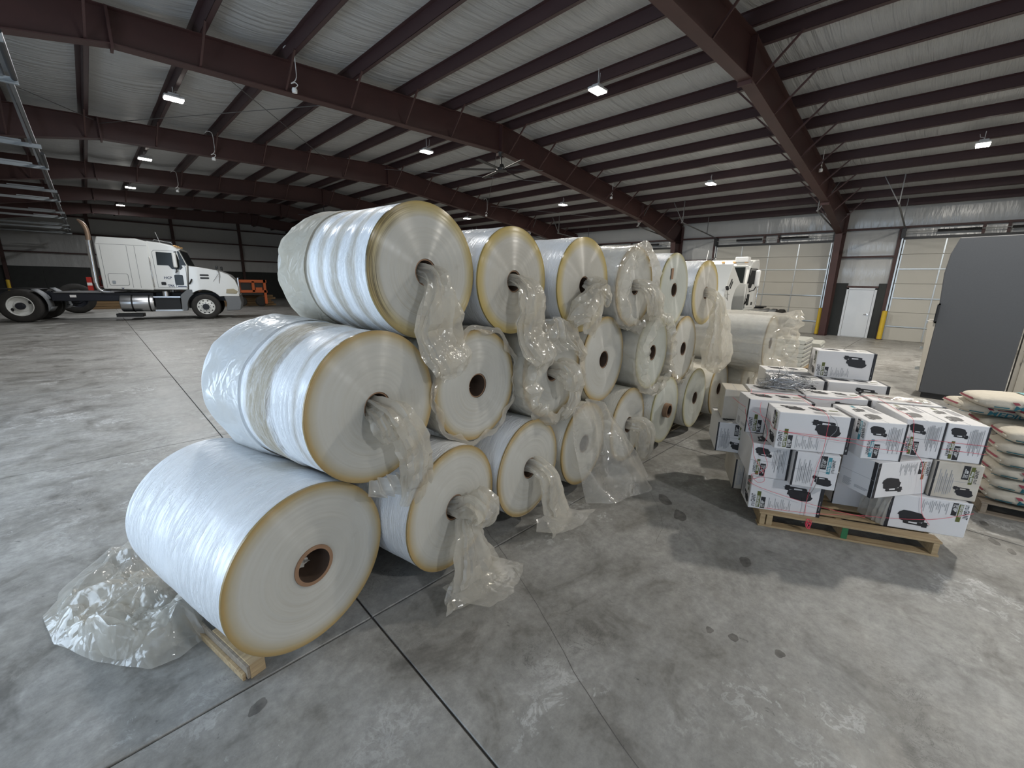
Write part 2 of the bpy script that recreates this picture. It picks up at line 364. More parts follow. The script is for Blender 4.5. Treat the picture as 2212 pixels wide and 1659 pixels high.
M['core'] = mat('cardboard_core', (.27,.165,.10), .8, var=(14, .6, (1,.4,1), (.22,.12,.07)))
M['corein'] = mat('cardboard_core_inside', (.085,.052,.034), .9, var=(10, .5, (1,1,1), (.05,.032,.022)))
M['paper'] = mat('torn_paper', (.62,.60,.56), .8)
M['wood'] = wood_mat('pallet_pine', (.50,.37,.21), (.33,.23,.125))
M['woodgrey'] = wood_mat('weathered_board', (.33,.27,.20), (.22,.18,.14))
M['green'] = mat('green_paint', (.03,.16,.06), .6)
M['box'] = mat('white_printed_card', (.76,.75,.755), .55, var=(3, .16, (1,1,1), (.66,.63,.58)))
M['boxdirty'] = mat('soiled_card', (.62,.57,.49), .7, var=(4, .6, (1,1,1), (.42,.36,.28)))
M['ink'] = mat('black_ink', (.018,.018,.022), .5)
M['inkgrey'] = mat('grey_small_print', (.40,.40,.41), .6)
M['olive'] = mat('olive_ink', (.115,.13,.03), .5)
M['teal'] = mat('teal_ink', (.07,.28,.34), .5)
M['brownink'] = mat('brown_ink', (.27,.13,.05), .5)
M['white'] = mat('white_plain', (.80,.80,.79), .5)
M['label'] = mat('white_paper_label', (.84,.84,.84), .6)
M['bag'] = mat('woven_sack', (.58,.53,.44), .7, bump=(14, .5, (1,1,1)), var=(5, .45, (1,1,1), (.54,.49,.40)))
M['bagteal'] = mat('sack_teal_print', (.16,.36,.38), .65, bump=(14, .4, (1,1,1)))
M['maroon'] = mat('sack_maroon_print', (.26,.03,.05), .6)
M['tealtext'] = mat('sack_lettering', (.03,.17,.22), .6)
M['pink'] = mat('pink_twine', (.85,.09,.14), .6)
M['wire'] = mat('steel_wire', (.42,.43,.45), .35, .9)
M['greypanel'] = mat('dark_grey_laminate', (.062,.066,.074), .5, var=(40, .25, (1,1,1), (.08,.084,.092)))
M['beige'] = mat('beige_paint', (.40,.37,.315), .5)
M['greyboard'] = mat('grey_fibre_panel', (.44,.44,.40), .65, var=(5, .4, (1,1,1), (.36,.36,.32)))
M['lampwhite'] = mat('lamp_housing', (.55,.55,.55), .4)
M['lens'] = mat('lamp_lens', (1,1,1), .4, emit=((1,.96,.88), 60))
M['lumber'] = mat('stacked_lumber', (.30,.19,.09), .75, var=(3, .7, (.3,1,8), (.18,.12,.07)))
M['film'] = film_mat('roll_film', (), .12)
M['film_t1'] = film_mat('roll_film_hooped_dirt', ((.13,.20,.75), (.30,.40,.8), (.47,.55,.75), (.64,1.6,.8)), .2)
M['film_m1'] = film_mat('roll_film_soiled', ((.09,.13,.6), (.34,.56,1.0)), .15)
M['film_cream'] = film_mat('roll_film_cream', (), .45, (.74,.71,.63), .3)
M['face'] = face_mat('roll_end')
M['face_t1'] = face_mat('roll_end_scuffed', (.47,.465,.43), (.42,.32,.12), (.46,.40,.24), .35, .88, 1.0)
M['face_y'] = face_mat('roll_end_yellowed', (.47,.45,.40), (.47,.35,.11), (.49,.41,.22), .25, .88)
M['face_g'] = face_mat('roll_end_pale', (.45,.47,.43), (.40,.36,.18), (.43,.43,.33), .15, .94)
M['poly'] = plastic_mat('clear_polythene')
M['polyclear'] = plastic_mat('thin_clear_polythene', (.84,.82,.77), .62, .14, .2, gloss=.2, bump=.22)
M['polymilk'] = plastic_mat('milky_polythene', (.84,.85,.85), .06, .22, .22, gloss=.12, bump=.3)
M['polydusty'] = plastic_mat('dusty_polythene', (.70,.665,.58), .02, .35, .5, gloss=.06, bump=.35)

# ================================================================== THE BUILDING
XL, XR, YN, YF = -4.5, 23.35, -10.6, 45.8       # left / right / near gable / far gable
RIDGE = 9.75
def rtop(x): return 6.68-(RIDGE-x)*.048 if x < RIDGE else 6.68-(x-RIDGE)*.117
FRAMES = [-10.45, -3.55, 3.5, 10.55, 17.6, 24.65, 31.7, 38.75]

# floor: dark bed with cast slabs, sawn joints left open between them
floor = struct(MB().box(XL-.2, XR+.2, YN-.2, YF+.2, -.2, -.014).build('floor', M['groove']))
PITCH, JX, JY, GAP = 4.16, .92, 2.09, .006
def cells(a, b, j):
    c = j
    while c > a: c -= PITCH
    out = []
    while c < b:
        lo, hi = max(a, c), min(b, c+PITCH)
        if hi-lo > .05: out.append((lo, hi))
        c += PITCH
    return out
_sl = {}
for (x0, x1) in cells(XL, XR, JX):
    for (y0, y1) in cells(YN, YF, JY):
        k = (round(x1-x0, 3), round(y1-y0, 3))
        if k not in _sl:
            o = MB().box(GAP, k[0]-GAP, GAP, k[1]-GAP, -.02, 0).build('slab', M['concrete'], floor, loc=(x0, y0, 0), bevel=.003, segs=1)
            _sl[k] = o
        else:
            o = _sl[k].copy(); COL.objects.link(o); o.parent = floor; o.location = (x0, y0, 0)
# cracks and oil spots lying on the slabs
M['stain'] = mat('oil_stain', (.085,.08,.074), .6, var=(14, .9, (1,1,1), (.20,.19,.175)))
def blob(x, y, a, b, rot, seed):
    pts = []
    for k in range(18):
        t = 2*pi*k/18; q = 1+.35*nz(cos(t)*1.3+seed, sin(t)*1.3, seed)
        px, py = a*q*cos(t), b*q*sin(t)
        pts.append((x+px*cos(rot)-py*sin(rot), y+px*sin(rot)+py*cos(rot), .0006))
    MB().poly(pts).build('oil_spot', M['stain'], floor)
for k, s in enumerate([(3.19,.68,.07,.035,.3), (2.33,.62,.03,.02,.2), (2.38,.50,.035,.025,0), (2.45,.28,.03,.025,0), (.27,1.95,.045,.03,.6),
                       (3.62,1.52,.1,.05,.8), (3.45,1.30,.09,.05,.5), (5.35,-.62,.05,.03,0), (5.0,-.66,.06,.03,.3), (4.9,-.75,.05,.025,.2), (4.85,-.86,.05,.02,.1)]):
    blob(*s, seed=k*3.7)
def crack(pts, w, seed):
    P = catmull([(x, y, 0) for x, y in pts], 40); L = []; R = []
    for i, p in enumerate(P):
        t = (P[min(i+1, 39)]-P[max(i-1, 0)]).normalized(); n = Vector((-t.y, t.x, 0)); j = n*.012*nz(i*.35, seed, 0); ww = w*(.6+.6*abs(nz(i*.4, 2, seed)))
        L.append((p.x+j.x+n.x*ww, p.y+j.y+n.y*ww, .0006)); R.append((p.x+j.x-n.x*ww, p.y+j.y-n.y*ww, .0006))
    MB().grid([L, R]).build('crack', M['groove'], floor)
crack([(2.05,2.35), (1.94,2.02), (1.72,1.45), (1.47,.89), (1.3,.4)], .0022, 1)
crack([(3.9,1.9), (3.3,1.4), (2.9,1.25)], .0012, 5)

# roof: sagging vinyl-faced insulation over purlins
PUR = [-4.0,-2.4,-.85,.62,2.15,3.62,5.02,6.45,7.9,9.4,10.12,11.55,13.0,14.3,15.6,17.0,18.4,19.85,21.3,22.75]
def roof_grid(xs):
    P = []
    for x in xs:
        lo = max([p for p in PUR if p <= x+1e-6], default=XL); hi = min([p for p in PUR if p > x+1e-6], default=XR)
        t = (x-lo)/max(hi-lo, .01); row = []
        for j in range(57):
            y = YN+(YF-YN)*j/56
            row.append((x, y, rtop(x)+.245-.07*sin(pi*t)*(1+.5*nz(x*.8, y*.9, 0))))
        P.append(row)
    return P
xs = sorted(set([XL, XR, RIDGE]+PUR+[lerp(a, b, t) for a, b in zip([XL]+PUR, PUR+[XR]) for t in (.2,.4,.6,.8)]))
ceiling = struct(MB().grid(roof_grid(xs)).build('ceiling', M['insul'], smooth=180))
MB().prism([(XL-.2,YN-.2,rtop(XL)+.3),(RIDGE,YN-.2,rtop(RIDGE)+.3),(XR+.2,YN-.2,rtop(XR)+.3),(XR+.2,YN-.2,rtop(XR)+.4),(RIDGE,YN-.2,rtop(RIDGE)+.4),(XL-.2,YN-.2,rtop(XL)+.4)], (0,YF-YN+.4,0)).build('roof_deck', M['galv'], ceiling)
_p = MB()
for (a, b, c, d) in ((-.004,.004,0,.235), (-.004,.085,0,.006), (-.085,.004,.229,.235), (.079,.085,0,.024)):
    _p.box(a, b, YN, YF, c, d)
_po = None
for x in PUR:
    if _po is None: o = _po = _p.build('purlin', M['purlin'], ceiling)
    else: o = _po.copy(); COL.objects.link(o); o.parent = ceiling
    o.location = (x, 0, rtop(x)); o.rotation_euler = (0, math.atan(-.048 if x < RIDGE else .117), 0)
    if x > RIDGE: o.rotation_euler.y = math.atan(.117)

# steel frames (tapered rafter, columns, plates, flange braces): one thing per bay line
ST = [(XL+.25, rtop(XL+.25), 4.74), (.88, rtop(.88), 5.70), (RIDGE, 6.68, 5.92), (18.7, rtop(18.7), 4.92), (22.3, rtop(22.3), 4.22), (23.2, rtop(23.2), 4.18)]
def frame_meshes():
    w = MB()
    for (a, b) in zip(ST, ST[1:]):
        w.prism([(a[0],-.006,a[2]),(b[0],-.006,b[2]),(b[0],-.006,b[1]),(a[0],-.006,a[1])], (0,.012,0))
    t = MB(); bt = MB()
    for (a, b) in zip(ST, ST[1:]):
        t.bar((a[0],0,a[1]-.008), (b[0],0,b[1]-.008), .22, .016)
        if b[0] < 23: bt.bar((a[0],0,a[2]+.009), (b[0],0,b[2]+.009), .24, .018)
    cr = MB(); cr.prism([(22.72,-.006,0),(23.2,-.006,0),(23.2,-.006,5.05),(22.3,-.006,4.22)], (0,.012,0))
    cr.bar((22.72,0,0), (22.3,0,4.22), .24, .018, up=(1,0,0)); cr.bar((23.2,0,0), (23.2,0,5.06), .24, .018, up=(1,0,0)); cr.box(22.62,23.28,-.16,.16,0,.02)
    cl = MB(); x = XL+.12; cl.prism([(x,-.006,0),(x+.4,-.006,0),(x+.85,-.006,4.8),(x,-.006,5.9)], (0,.012,0)); cl.bar((x+.4,0,0),(x+.85,0,4.8),.24,.018,up=(1,0,0)); cl.bar((x,0,0),(x,0,5.9),.24,.018,up=(1,0,0))
    pl = [MB().box(x-.02, x+.02, -.13, .13, zb-.06, zt+.0) for x, zb, zt in ((.88,5.70,6.25), (RIDGE,5.90,6.66), (18.7,4.90,5.62))]
    st = MB().prism([(22.3,-.12,4.22),(22.3,.12,4.22),(23.19,.12,4.30),(23.19,-.12,4.30)], (0,0,.014))
    return [('web', w), ('top_flange', t), ('bottom_flange', bt), ('column', cr), ('column', cl), ('stiffener', st)]+[('splice_plate', q) for q in pl]
_fm = None
def bottom(x):
    for a, b in zip(ST, ST[1:]):
        if a[0] <= x <= b[0]: return lerp(a[2], b[2], (x-a[0])/(b[0]-a[0]))
    return 5
FL = ['the bay line behind the camera near the end wall', 'the bay line just behind the camera', 'in the foreground crossing the upper right corner',
      'spanning the upper left to the column behind the roll stack', 'third from the camera, behind the ceiling fan', 'fourth from the camera, above the white tractor unit',
      'fifth from the camera, in the dim far roof', 'nearest the far end wall']
_br = {}
for k, y in enumerate(FRAMES):
    fr = thing('steel_frame', 'oxide red steel roof frame '+FL[k], 'steel frame', (0, y, 0), group='portal frames along the building')
    if _fm is None:
        _fm = [(n, mb.build(n, M['steel'], fr, smooth=30)) for n, mb in frame_meshes()]
    else:
        for n, src in _fm: link(n, src.data, fr)
    for i, x in enumerate(PUR):
        if i in (0, 19) or x in (9.4,) or (k > 5 and i % 2): continue
        for s in (-1, 1):
            if k == 3 and s > 0: continue
            key = (i, s)
            if key not in _br:
                z0 = bottom(x)+.03; z1 = rtop(x)+.02
                _br[key] = MB().bar((x-.06, s*.07, z0), (x, s*(.62 if x < 10 else .8), z1), .035, .035).build('flange_brace', M['steel'], fr).data
            else: link('flange_brace', _br[key], fr)

# ---- right wall: bulging insulation, girts, liner, overhead doors
P = []
for i in range(58):
    y = YN+(YF-YN)*i/57; row = []
    for z in [0,.3,.8,1.4,2.0,2.25,2.4,2.7,3.0,3.2,3.32,3.45,3.7,4.0,4.2,4.4,4.55,4.8,5.2,5.6]:
        d = .05*abs(sin(pi*(z-2.25)/1.07))*(1+.6*nz(y*1.3, z*.6, 0)) if z > 2.2 else 0
        row.append((XR-d+.03, y, z))
    P.append(row)
wall_right = struct(MB().grid(P).build('wall_right', M['insul_wall'], smooth=180))
MB().box(XR+.1, XR+.2, YN-.2, YF+.2, -.2, 5.6).build('wall_sheeting', M['galv'], wall_right)
def girt(y0, y1, z, parent, x=XR-.1):
    MB().box(x-.09, x+.09, y0, y1, z-.035, z+.035).build('girt', M['steel'], parent)
OD = [(-3.25,1.5), (3.78,8.6), (10.85,15.6), (17.9,22.7), (25,29.7), (32,36.8)]      # overhead doors in the right wall
for (y0, y1) in zip(FRAMES, FRAMES[1:]+[YF]):
    girt(y0+.12, y1-.12, 4.42, wall_right)
for (y0, y1) in [(1.62,3.38), (8.7,10.43), (15.7,17.5), (22.8,24.5), (29.8,31.6), (-5.5,-3.6)]:
    girt(y0, y1, 3.32, wall_right); 
for (y0, y1) in [(8.7,10.43), (15.7,17.5), (22.8,24.5)]: girt(y0, y1, 2.2, wall_right)
for (y0, y1) in [(2.98,3.38), (1.62,1.96), (8.72,10.43), (15.7,17.5), (22.8,24.5), (-5.5,-3.6)]:
    MB().box(XR-.14, XR-.02, y0, y1, 0, 2.25).build('liner_board', M['wainscot'], wall_right)
def overhead_door(n, y0, y1, h=3.95):
    d = struct(MB().box(XR-.16, XR-.10, y0-.06, y1+.06, h, h+.10).build('door_%d' % n, M['black']))
    N = 7; dh = h/N; x = XR-.15
    for k in range(N):
        MB().box(x-.045, x, y0, y1, k*dh+.004, (k+1)*dh-.004).build('door_section', M['doorskin'], d, bevel=.004, segs=1)
    for k in (1, 3, 5):
        MB().box(x-.085, x-.04, y0, y1, k*dh-.02, k*dh+.02).build('strut', M['galv'], d)
    for k in range(5):
        y = lerp(y0+.03, y1-.03, k/4)
        for j in range(N): MB().box(x-.06, x-.042, y-.02, y+.02, j*dh+.02, (j+1)*dh-.02).build('stile', M['galv'], d)
    for (yy, s) in ((y0-.05, -1), (y1+.05, 1)):
        MB().box(x-.07, x+.02, yy-.025, yy+.025, 0, h+.1).build('vertical_track', M['galv'], d)
        t = MB(); pts = [(x-.02, yy, h+.05), (x-.15, yy, h+.32), (x-.45, yy, h+.45), (x-4.3, yy, h+.75)]
        t.tube(catmull(pts, 12), .028, 6); t.bar((x-4.2, yy, h+.74), (x-4.2, yy+.0, rtop(x-4.2)), .03, .03); t.bar((x-4.2, yy, h+.74), (x-4.2, yy+.5*s, rtop(x-4.2)), .025, .025)
        t.bar((x-1.4, yy, h+.52), (x-1.4, yy, rtop(x-1.4)), .025, .025)
        t.build('horizontal_track', M['darkgalv'], d)
        MB().box(x-.2, x+.05, yy-.06, yy+.06, h+.05, h+.42).build('bearing_plate', M['black'], d)
    ym = (y0+y1)/2
    MB().cyl((x-.14, y0, h+.27), (x-.14, y1, h+.27), .013, 8).build('shaft', M['galv'], d)
    for (a, b) in ((ym-1.5, ym-.35), (ym+.35, ym+1.5)):
        s = MB(); n_ = int((b-a)/.03); prof = []
        for i in range(n_): prof += [(.042, a+i*.03), (.05, a+i*.03+.012), (.042, a+i*.03+.024)]
        s.lathe(prof, (x-.14, 0, h+.27), 'y', 10); s.build('torsion_spring', M['black'], d, smooth=60)
    for yy in (ym-.3, ym+.3): MB().box(x-.02, x+.05, yy-.04, yy+.04, h+.1, 4.4).build('spring_post', M['steel'], d)
    for yy in (y0-.14, y1+.14): MB().box(x-.02, x+.12, yy-.06, yy+.06, 0, 4.4).build('jamb', M['steel'], d)
    return d
for n, (a, b) in enumerate(OD): overhead_door(n+1, a, b)
# personnel door between the near overhead doors
pd = struct(MB().box(XR-.16, XR-.08, 1.99, 2.96, 0, 2.04).build('door_8', M['pdoor']))
MB().box(XR-.175, XR-.155, 2.06, 2.89, .02, 1.98).build('door_leaf', M['pdoor'], pd, bevel=.004, segs=1)
for (a, b, c, d_) in ((1.97,2.05,0,2.06), (2.90,2.98,0,2.06), (1.97,2.98,1.99,2.06)):
    MB().box(XR-.20, XR-.14, a, b, c, d_).build('door_frame', M['pdoor'], pd, bevel=.004, segs=1)
MB().box(XR-.2, XR-.1, 1.95, 3.0, 2.07, 2.14).build('door_header', M['steel'], pd)
lv = MB(); lv.cyl((XR-.18,2.13,.98),(XR-.24,2.13,.98),.03,12); lv.tube([(XR-.24,2.13,.98),(XR-.245,2.24,.975)],.011,8); lv.build('lever_handle', M['chrome'], pd, smooth=40)

# ---- far gable wall
wall_back = struct(MB().box(XL-.2, XR+.2, YF, YF+.15, -.2, 7.1).build('wall_back', M['insul_wall']))
for z in (3.40, 4.80, 6.0): MB().box(XL, XR, YF-.22, YF-.02, z-.05, z+.05).build('girt', M['steel'], wall_back)
for x in (-3.9, .6, 5.55, 10.35, 15, 19.5): MB().box(x-.1, x+.1, YF-.24, YF-.02, 0, rtop(x)+.1).build('end_post', M['steel'], wall_back)
for k in range(12):
    a = XL+(XR-XL)*k/12; MB().box(a+.004, a+(XR-XL)/12-.004, YF-.05, YF-.01, 0, 2.43).build('liner_board', M['wainscot'], wall_back)
# ---- near gable wall (behind the camera)
wall_front = struct(MB().box(XL-.2, XR+.2, YN-.15, YN, -.2, 7.1).build('wall_front', M['insul_wall']))
# ---- left wall with three doorways standing open
LD = [(-10.15,-5.85), (-3.25,1.05), (3.85,8.15)]
wl = MB(); e = YN
for (a, b) in LD: wl.box(XL-.12, XL, e, a, -.2, 6.3); wl.box(XL-.12, XL, a, b, 4.2, 6.3); e = b
wl.box(XL-.12, XL, e, YF, -.2, 6.3)
wall_left = struct(wl.build('wall_left', M['insul_wall']))
LT = [(9.7,14.1), (16.75,21.15), (23.8,28.2), (30.85,35.25), (37.9,42.3)]
for n, (a, b) in enumerate([(3.9,8.1)]+LT):
    d = struct(MB().box(XL, XL+.06, a-.06, b+.06, 4.2, 4.3).build('door_%d' % (n+9), M['black']))
    if n:
        for k in range(7): MB().box(XL+.01, XL+.06, a, b, k*.6+.004, k*.6+.596).build('door_section', M['doorskin'], d)
    else:
        for k in range(5): MB().box(XL+.3+k*.6, XL+.3+k*.6+.592, a, b, 4.66, 4.71).build('door_section', M['doorskin'], d)
    for y in (a, b):
        t = MB().box(XL+.1, -.27, y-.012, y+.012, 4.56, 4.64); t.box(XL+.1, -.27, y-.045, y+.012, 4.555, 4.565); t.build('horizontal_track', M['track'], d)
        MB().box(-1.35, -.55, y+.08, y+.10, 4.66, 4.70).build('track_brace', M['track'], d)
        MB().bar((-.42, y, 4.62), (-.62, y+.1, rtop(-.6)), .04, .04).build('track_hanger', M['darkgalv'], d)
    MB().bar((-.36, a-2.4, 4.72), (-.36, b+.3, 4.72), .05, .05).build('tie_angle', M['darkgalv'], d)
    MB().cyl((-.3, a-1.6, 4.66), (-.3, a-.05, 4.62), .035, 10).build('push_spring', M['black'], d)

# ---- bollards
def bollard(x, y, label, h=1.15):
    t = thing('bollard', label, 'bollard', (x, y, 0), group='yellow bollards')
    b = MB(); b.lathe([(.001,h+.03),(.05,h+.025),(.085,h),(.085,.0)], ax='z', n=20); b.build('post', M['yellow'], t, smooth=40)
    MB().lathe([(.088,.03),(.12,.02),(.12,0)], ax='z', n=20).build('base_ring', M['steel'], t, smooth=40)
bollard(22.95, 3.72, 'yellow bollard left of the grey personnel door by the column')
bollard(22.95, 1.57, 'yellow bollard right of the grey personnel door')
bollard(22.95, 8.75, 'yellow bollard at the far jamb of the overhead door behind the open-hood truck')
bollard(-3.55, 41.0, 'yellow bollard in the dark far left corner', 1.5)

# ---- high bay lamps
def lamp(x, y, z, label, gain=1.0):
    t = thing('high_bay_lamp', label, 'lamp', (x, y, z), group='high bay lamps')
    h = MB(); h.box(-.2,.2,-.14,.14,.02,.07); h.box(-.11,.11,-.09,.09,.07,.13); h.build('housing', M['lampwhite'], t, bevel=.015)
    MB().box(-.18,.18,-.12,.12,-.006,.02).build('lens', M['lens'], t)
    g = max(.15, rtop(x)+.02-z); k = MB(); k.tube([(0,0,.13),(0,0,g)],.008,6); k.tube([(0,0,.13),(.05,.02,.2),(.16,.08,.24),(.2,.1,g)],.006,6); k.build('hanger', M['lampwhite'], t)
    d = bpy.data.lights.new('lamp_light', 'AREA'); d.shape = 'RECTANGLE'; d.size = .36; d.size_y = .24; d.energy = LAMP_POWER*gain; d.color = (.96,.98,1.0) if x < 3 else (1,.95,.86)
    o = bpy.data.objects.new('lamp_light', d); COL.objects.link(o); o.parent = t; o.location = (0,0,-.012)
for (x, y, z, l) in [(8.8,6.3,6.2,'lit high bay lamp near the top centre, close to the ridge'), (8.8,13.15,6.2,'lit high bay lamp left of the ceiling fan'),
                     (8.8,-.8,6.2,'lit high bay lamp on the ridge row right of the camera'), (8.8,-7.8,6.2,'lit high bay lamp on the ridge row behind the camera'),
                     (16.55,0,5.58,'lit high bay lamp at the far right under the purlins'), (16.55,6.65,5.58,'lit high bay lamp between the foreground frame and the roll stack'),
                     (16.5,13.4,5.58,'lit high bay lamp just above the second top roll'), (16.5,20.6,5.58,'lit high bay lamp low behind the largest top roll'), (16.5,-7,5.58,'lit high bay lamp of the right row behind the camera'),
                     (2.12,-7.2,6.06,'unseen fill lamp added behind the camera in line with the left row'), (2.12,6.5,6.06,'unseen fill lamp added in line with the left row above the picture edge'),  # both lamps hang out of view, added as fill light
                     (2.12,13.75,6.06,'lit high bay lamp at upper left, largest of its row'), (2.15,21.3,6.06,'lit high bay lamp second in the left row'),
                     (2.15,28.6,6.06,'lit high bay lamp third in the left row'), (2.12,36.3,6.06,'lit high bay lamp farthest in the left row above the truck')]:
    lamp(x, y, z, l, 1.15 if (y == -.8) else 1.5 if (x, y) == (2.12, -7.2) else .45 if (x, y) == (2.12, 6.5) else .75 if (x < 3 and y > 10) else .7 if (x, y) == (8.8, 6.3) else 1.0)

# ---- ceiling fan under the ridge
fan = thing('ceiling_fan', 'black six-bladed ceiling fan hanging under the ridge', 'ceiling fan', (9.75, 10.45, 5.42))
MB().tube([(0,.05,.50),(0,0,.12)],.022,8).build('downrod', M['black'], fan)
MB().lathe([(.001,.52),(.09,.5),(.07,.42),(.03,.38)], (0,.05,0), 'z', 16).build('canopy', M['black'], fan, smooth=40)
MB().lathe([(.001,.16),(.06,.15),(.09,.06),(.17,.03),(.17,-.04),(.1,-.07),(.001,-.08)], ax='z', n=24).build('motor', M['black'], fan, smooth=40)
for k in range(6):
    b = MB(); a = 2*pi*k/6+.25
    for (r0, r1, w0, w1) in ((.12,.35,.05,.09), (.35,1.3,.09,.13)):
        c, s = cos(a), sin(a); b.prism([(r0*c-w0*s*.5, r0*s+w0*c*.5, .0), (r1*c-w1*s*.5, r1*s+w1*c*.5, -.0), (r1*c+w1*s*.5, r1*s-w1*c*.5, -.02), (r0*c+w0*s*.5, r0*s-w0*c*.5, -.02)], (0,0,.012))
    b.build('blade', M['black'], fan)
# second fan far off in the left bays
fan2 = thing('ceiling_fan', 'small distant black ceiling fan left of the largest top roll', 'ceiling fan', (9.75, 24.6, 5.30))
MB().tube([(0,.0,.6),(0,0,.1)],.022,8).build('downrod', M['black'], fan2)
MB().lathe([(.001,.12),(.09,.06),(.17,.03),(.17,-.04),(.001,-.08)], ax='z', n=16).build('motor', M['black'], fan2, smooth=40)
for k in range(6):
    a = 2*pi*k/6+.6; MB().bar((.12*cos(a),.12*sin(a),0), (1.3*cos(a),1.3*sin(a),0), .12, .015).build('blade', M['black'], fan2)

# ---- white sensors dangling on cords from the frames
def sensor(x, y, z, label):
    t = thing('hanging_sensor', label, 'sensor', (x, y, z), group='white sensors hanging from frames')
    MB().lathe([(.001,-.06),(.05,-.055),(.055,-.01),(.045,.03),(.001,.035)], ax='z', n=14).build('sensor_head', M['white'], t, smooth=50)
    MB().tube(catmull([(0,0,.03),(.07,0,.1),(.02,0,.14),(-.06,0,.1),(.05,0,.22),(.06,0,.5),(.04,0,.75),(-.08,.02,.78),(-.14,.04,.72)], 40), .009, 6).build('cord', M['white'], t, smooth=60)
sensor(3.7,10.36,5.83,'white sensor on a cord on the big left frame')
sensor(15.87,10.36,5.47,'white sensor on a cord above the second and third top rolls')
sensor(3.5,17.4,5.69,'white sensor on a cord on the third frame')
sensor(15.2,17.4,5.34,'white sensor on a cord just right of the largest top roll')
sensor(16.34,3.32,5.50,'white sensor on a cord on the foreground right frame')
sensor(3.4,24.45,5.6,'small white sensor on the fourth frame')
# ---- roof bracing cables
def cable(p, q, label):
    o = MB().tube([p, q], .009, 5).build('bracing_cable', M['darkgalv']); tag(o, label, 'cable', 'roof bracing cables')
def rz_(x, y, d=.16): return (x, y, rtop(x)-d)
cable(rz_(1.9,10.6), rz_(7.2,17.5), 'bracing cable running from the big left frame down to the right')
cable(rz_(.9,17.5), rz_(6.0,10.6), 'bracing cable crossing the left bay towards the big frame')
cable(rz_(9.6,17.5), rz_(15.4,10.6), 'bracing cable crossing behind the fan')
cable(rz_(9.9,10.7), rz_(15.4,17.5), 'bracing cable rising to the ridge behind the fan')
cable(rz_(15.6,17.5), rz_(22,10.7), 'bracing cable low on the right slope')
cable(rz_(-4,10.7,.1), rz_(.8,17.5,.1), 'bracing cable at the far left between tracks')

# ================================================================== FILM ROLLS
LEN = 1.2
# name: (x, y of the front face centre, z of centre, radius, axis yaw, row, opts)
ROLLS = {
'B1':(.619,2.069,.533,.444,-13.2),'B2':(1.512,2.031,.534,.424,-11.7),'B3':(2.347,2.125,.523,.411,-7),'B4':(3.166,2.175,.502,.406,-6),
'B5':(3.990,2.179,.504,.414,-5),'B6':(4.825,2.159,.508,.416,-4),'B7':(5.702,2.152,.504,.414,-3),'B8':(6.54,2.134,.498,.407,-2),'B9':(7.38,1.98,.496,.405,-2),
'M1':(1.035,2.089,1.311,.427,-11.2),'M2':(1.865,2.219,1.279,.402,-6),'M3':(2.685,2.204,1.276,.406,-5),'M4':(3.534,2.260,1.271,.427,-5),
'M5':(4.391,2.181,1.264,.415,-4),'M6':(5.285,2.216,1.218,.417,-3),'M7':(6.99,1.66,1.21,.40,-2),
'T1':(1.456,2.214,2.046,.401,-5.5),'T2':(2.246,2.254,2.006,.387,-5),'T3':(3.091,2.230,1.984,.406,-3.5),'T4':(3.981,2.237,1.976,.404,-3.5),
'T5':(4.867,2.230,1.951,.418,-3.4),'T6':(5.740,2.196,1.915,.413,0)}
RL = {
'B1':'white film roll at the left end of the bottom row with an empty core','B2':'bottom row film roll second from the left with plastic knotted at its core',
'B3':'bottom row film roll third from the left, with a long clear plastic tail','B4':'bottom row film roll behind a clear sheet that spreads onto the floor',
'B5':'bottom row film roll fifth from the left, with a bulging plastic knot in its core','B6':'bottom row film roll with a brown core tube sticking out',
'B7':'bottom row film roll third from the far end with a bare greenish face','B8':'bottom row film roll near the far end with a small dark core hole','B9':'last film roll of the bottom row, half hidden in clear plastic',
'M1':'large white film roll at the left end of the middle row with a soiled band','M2':'middle row film roll second from the left, with a torn core and bare face','M3':'middle row film roll wrapped in bunched plastic with a knot over its core',
'M4':'middle row film roll fourth from the left, bare face with a dark core hole','M5':'middle row film roll with clear plastic folded round its rim','M6':'middle row film roll sixth from the left, bare narrow face',
'M7':'film roll at the far end of the middle row in a loose clear bag','T1':'big top row film roll at the left end with dirty hoops','T2':'top row film roll second from the left with a yellow rim and a plastic tail',
'T3':'top row film roll third from the left with plastic twisted across its face','T4':'top row film roll fourth from the left in a crinkled clear bag','T5':'top row film roll fifth from the left with a bare pale greenish face','T6':'top row film roll at the far end with a big hanging plastic bag'}
RM = {'T1':('film_t1','face_t1'),'M1':('film_m1','face'),'T2':('film','face_y'),'T3':('film','face_y'),'T5':('film','face_g'),'T6':('film','face_y'),
      'B6':('film_cream','face_g'),'B7':('film_cream','face_g'),'B8':('film_cream','face'),'M3':('film_cream','face'),'M4':('film_cream','face'),'M5':('film_cream','face_g'),'M6':('film_cream','face'),'M2':('film_cream','face'),'B5':('film_cream','face'),'B4':('film_cream','face'),'B9':('film_cream','face')}

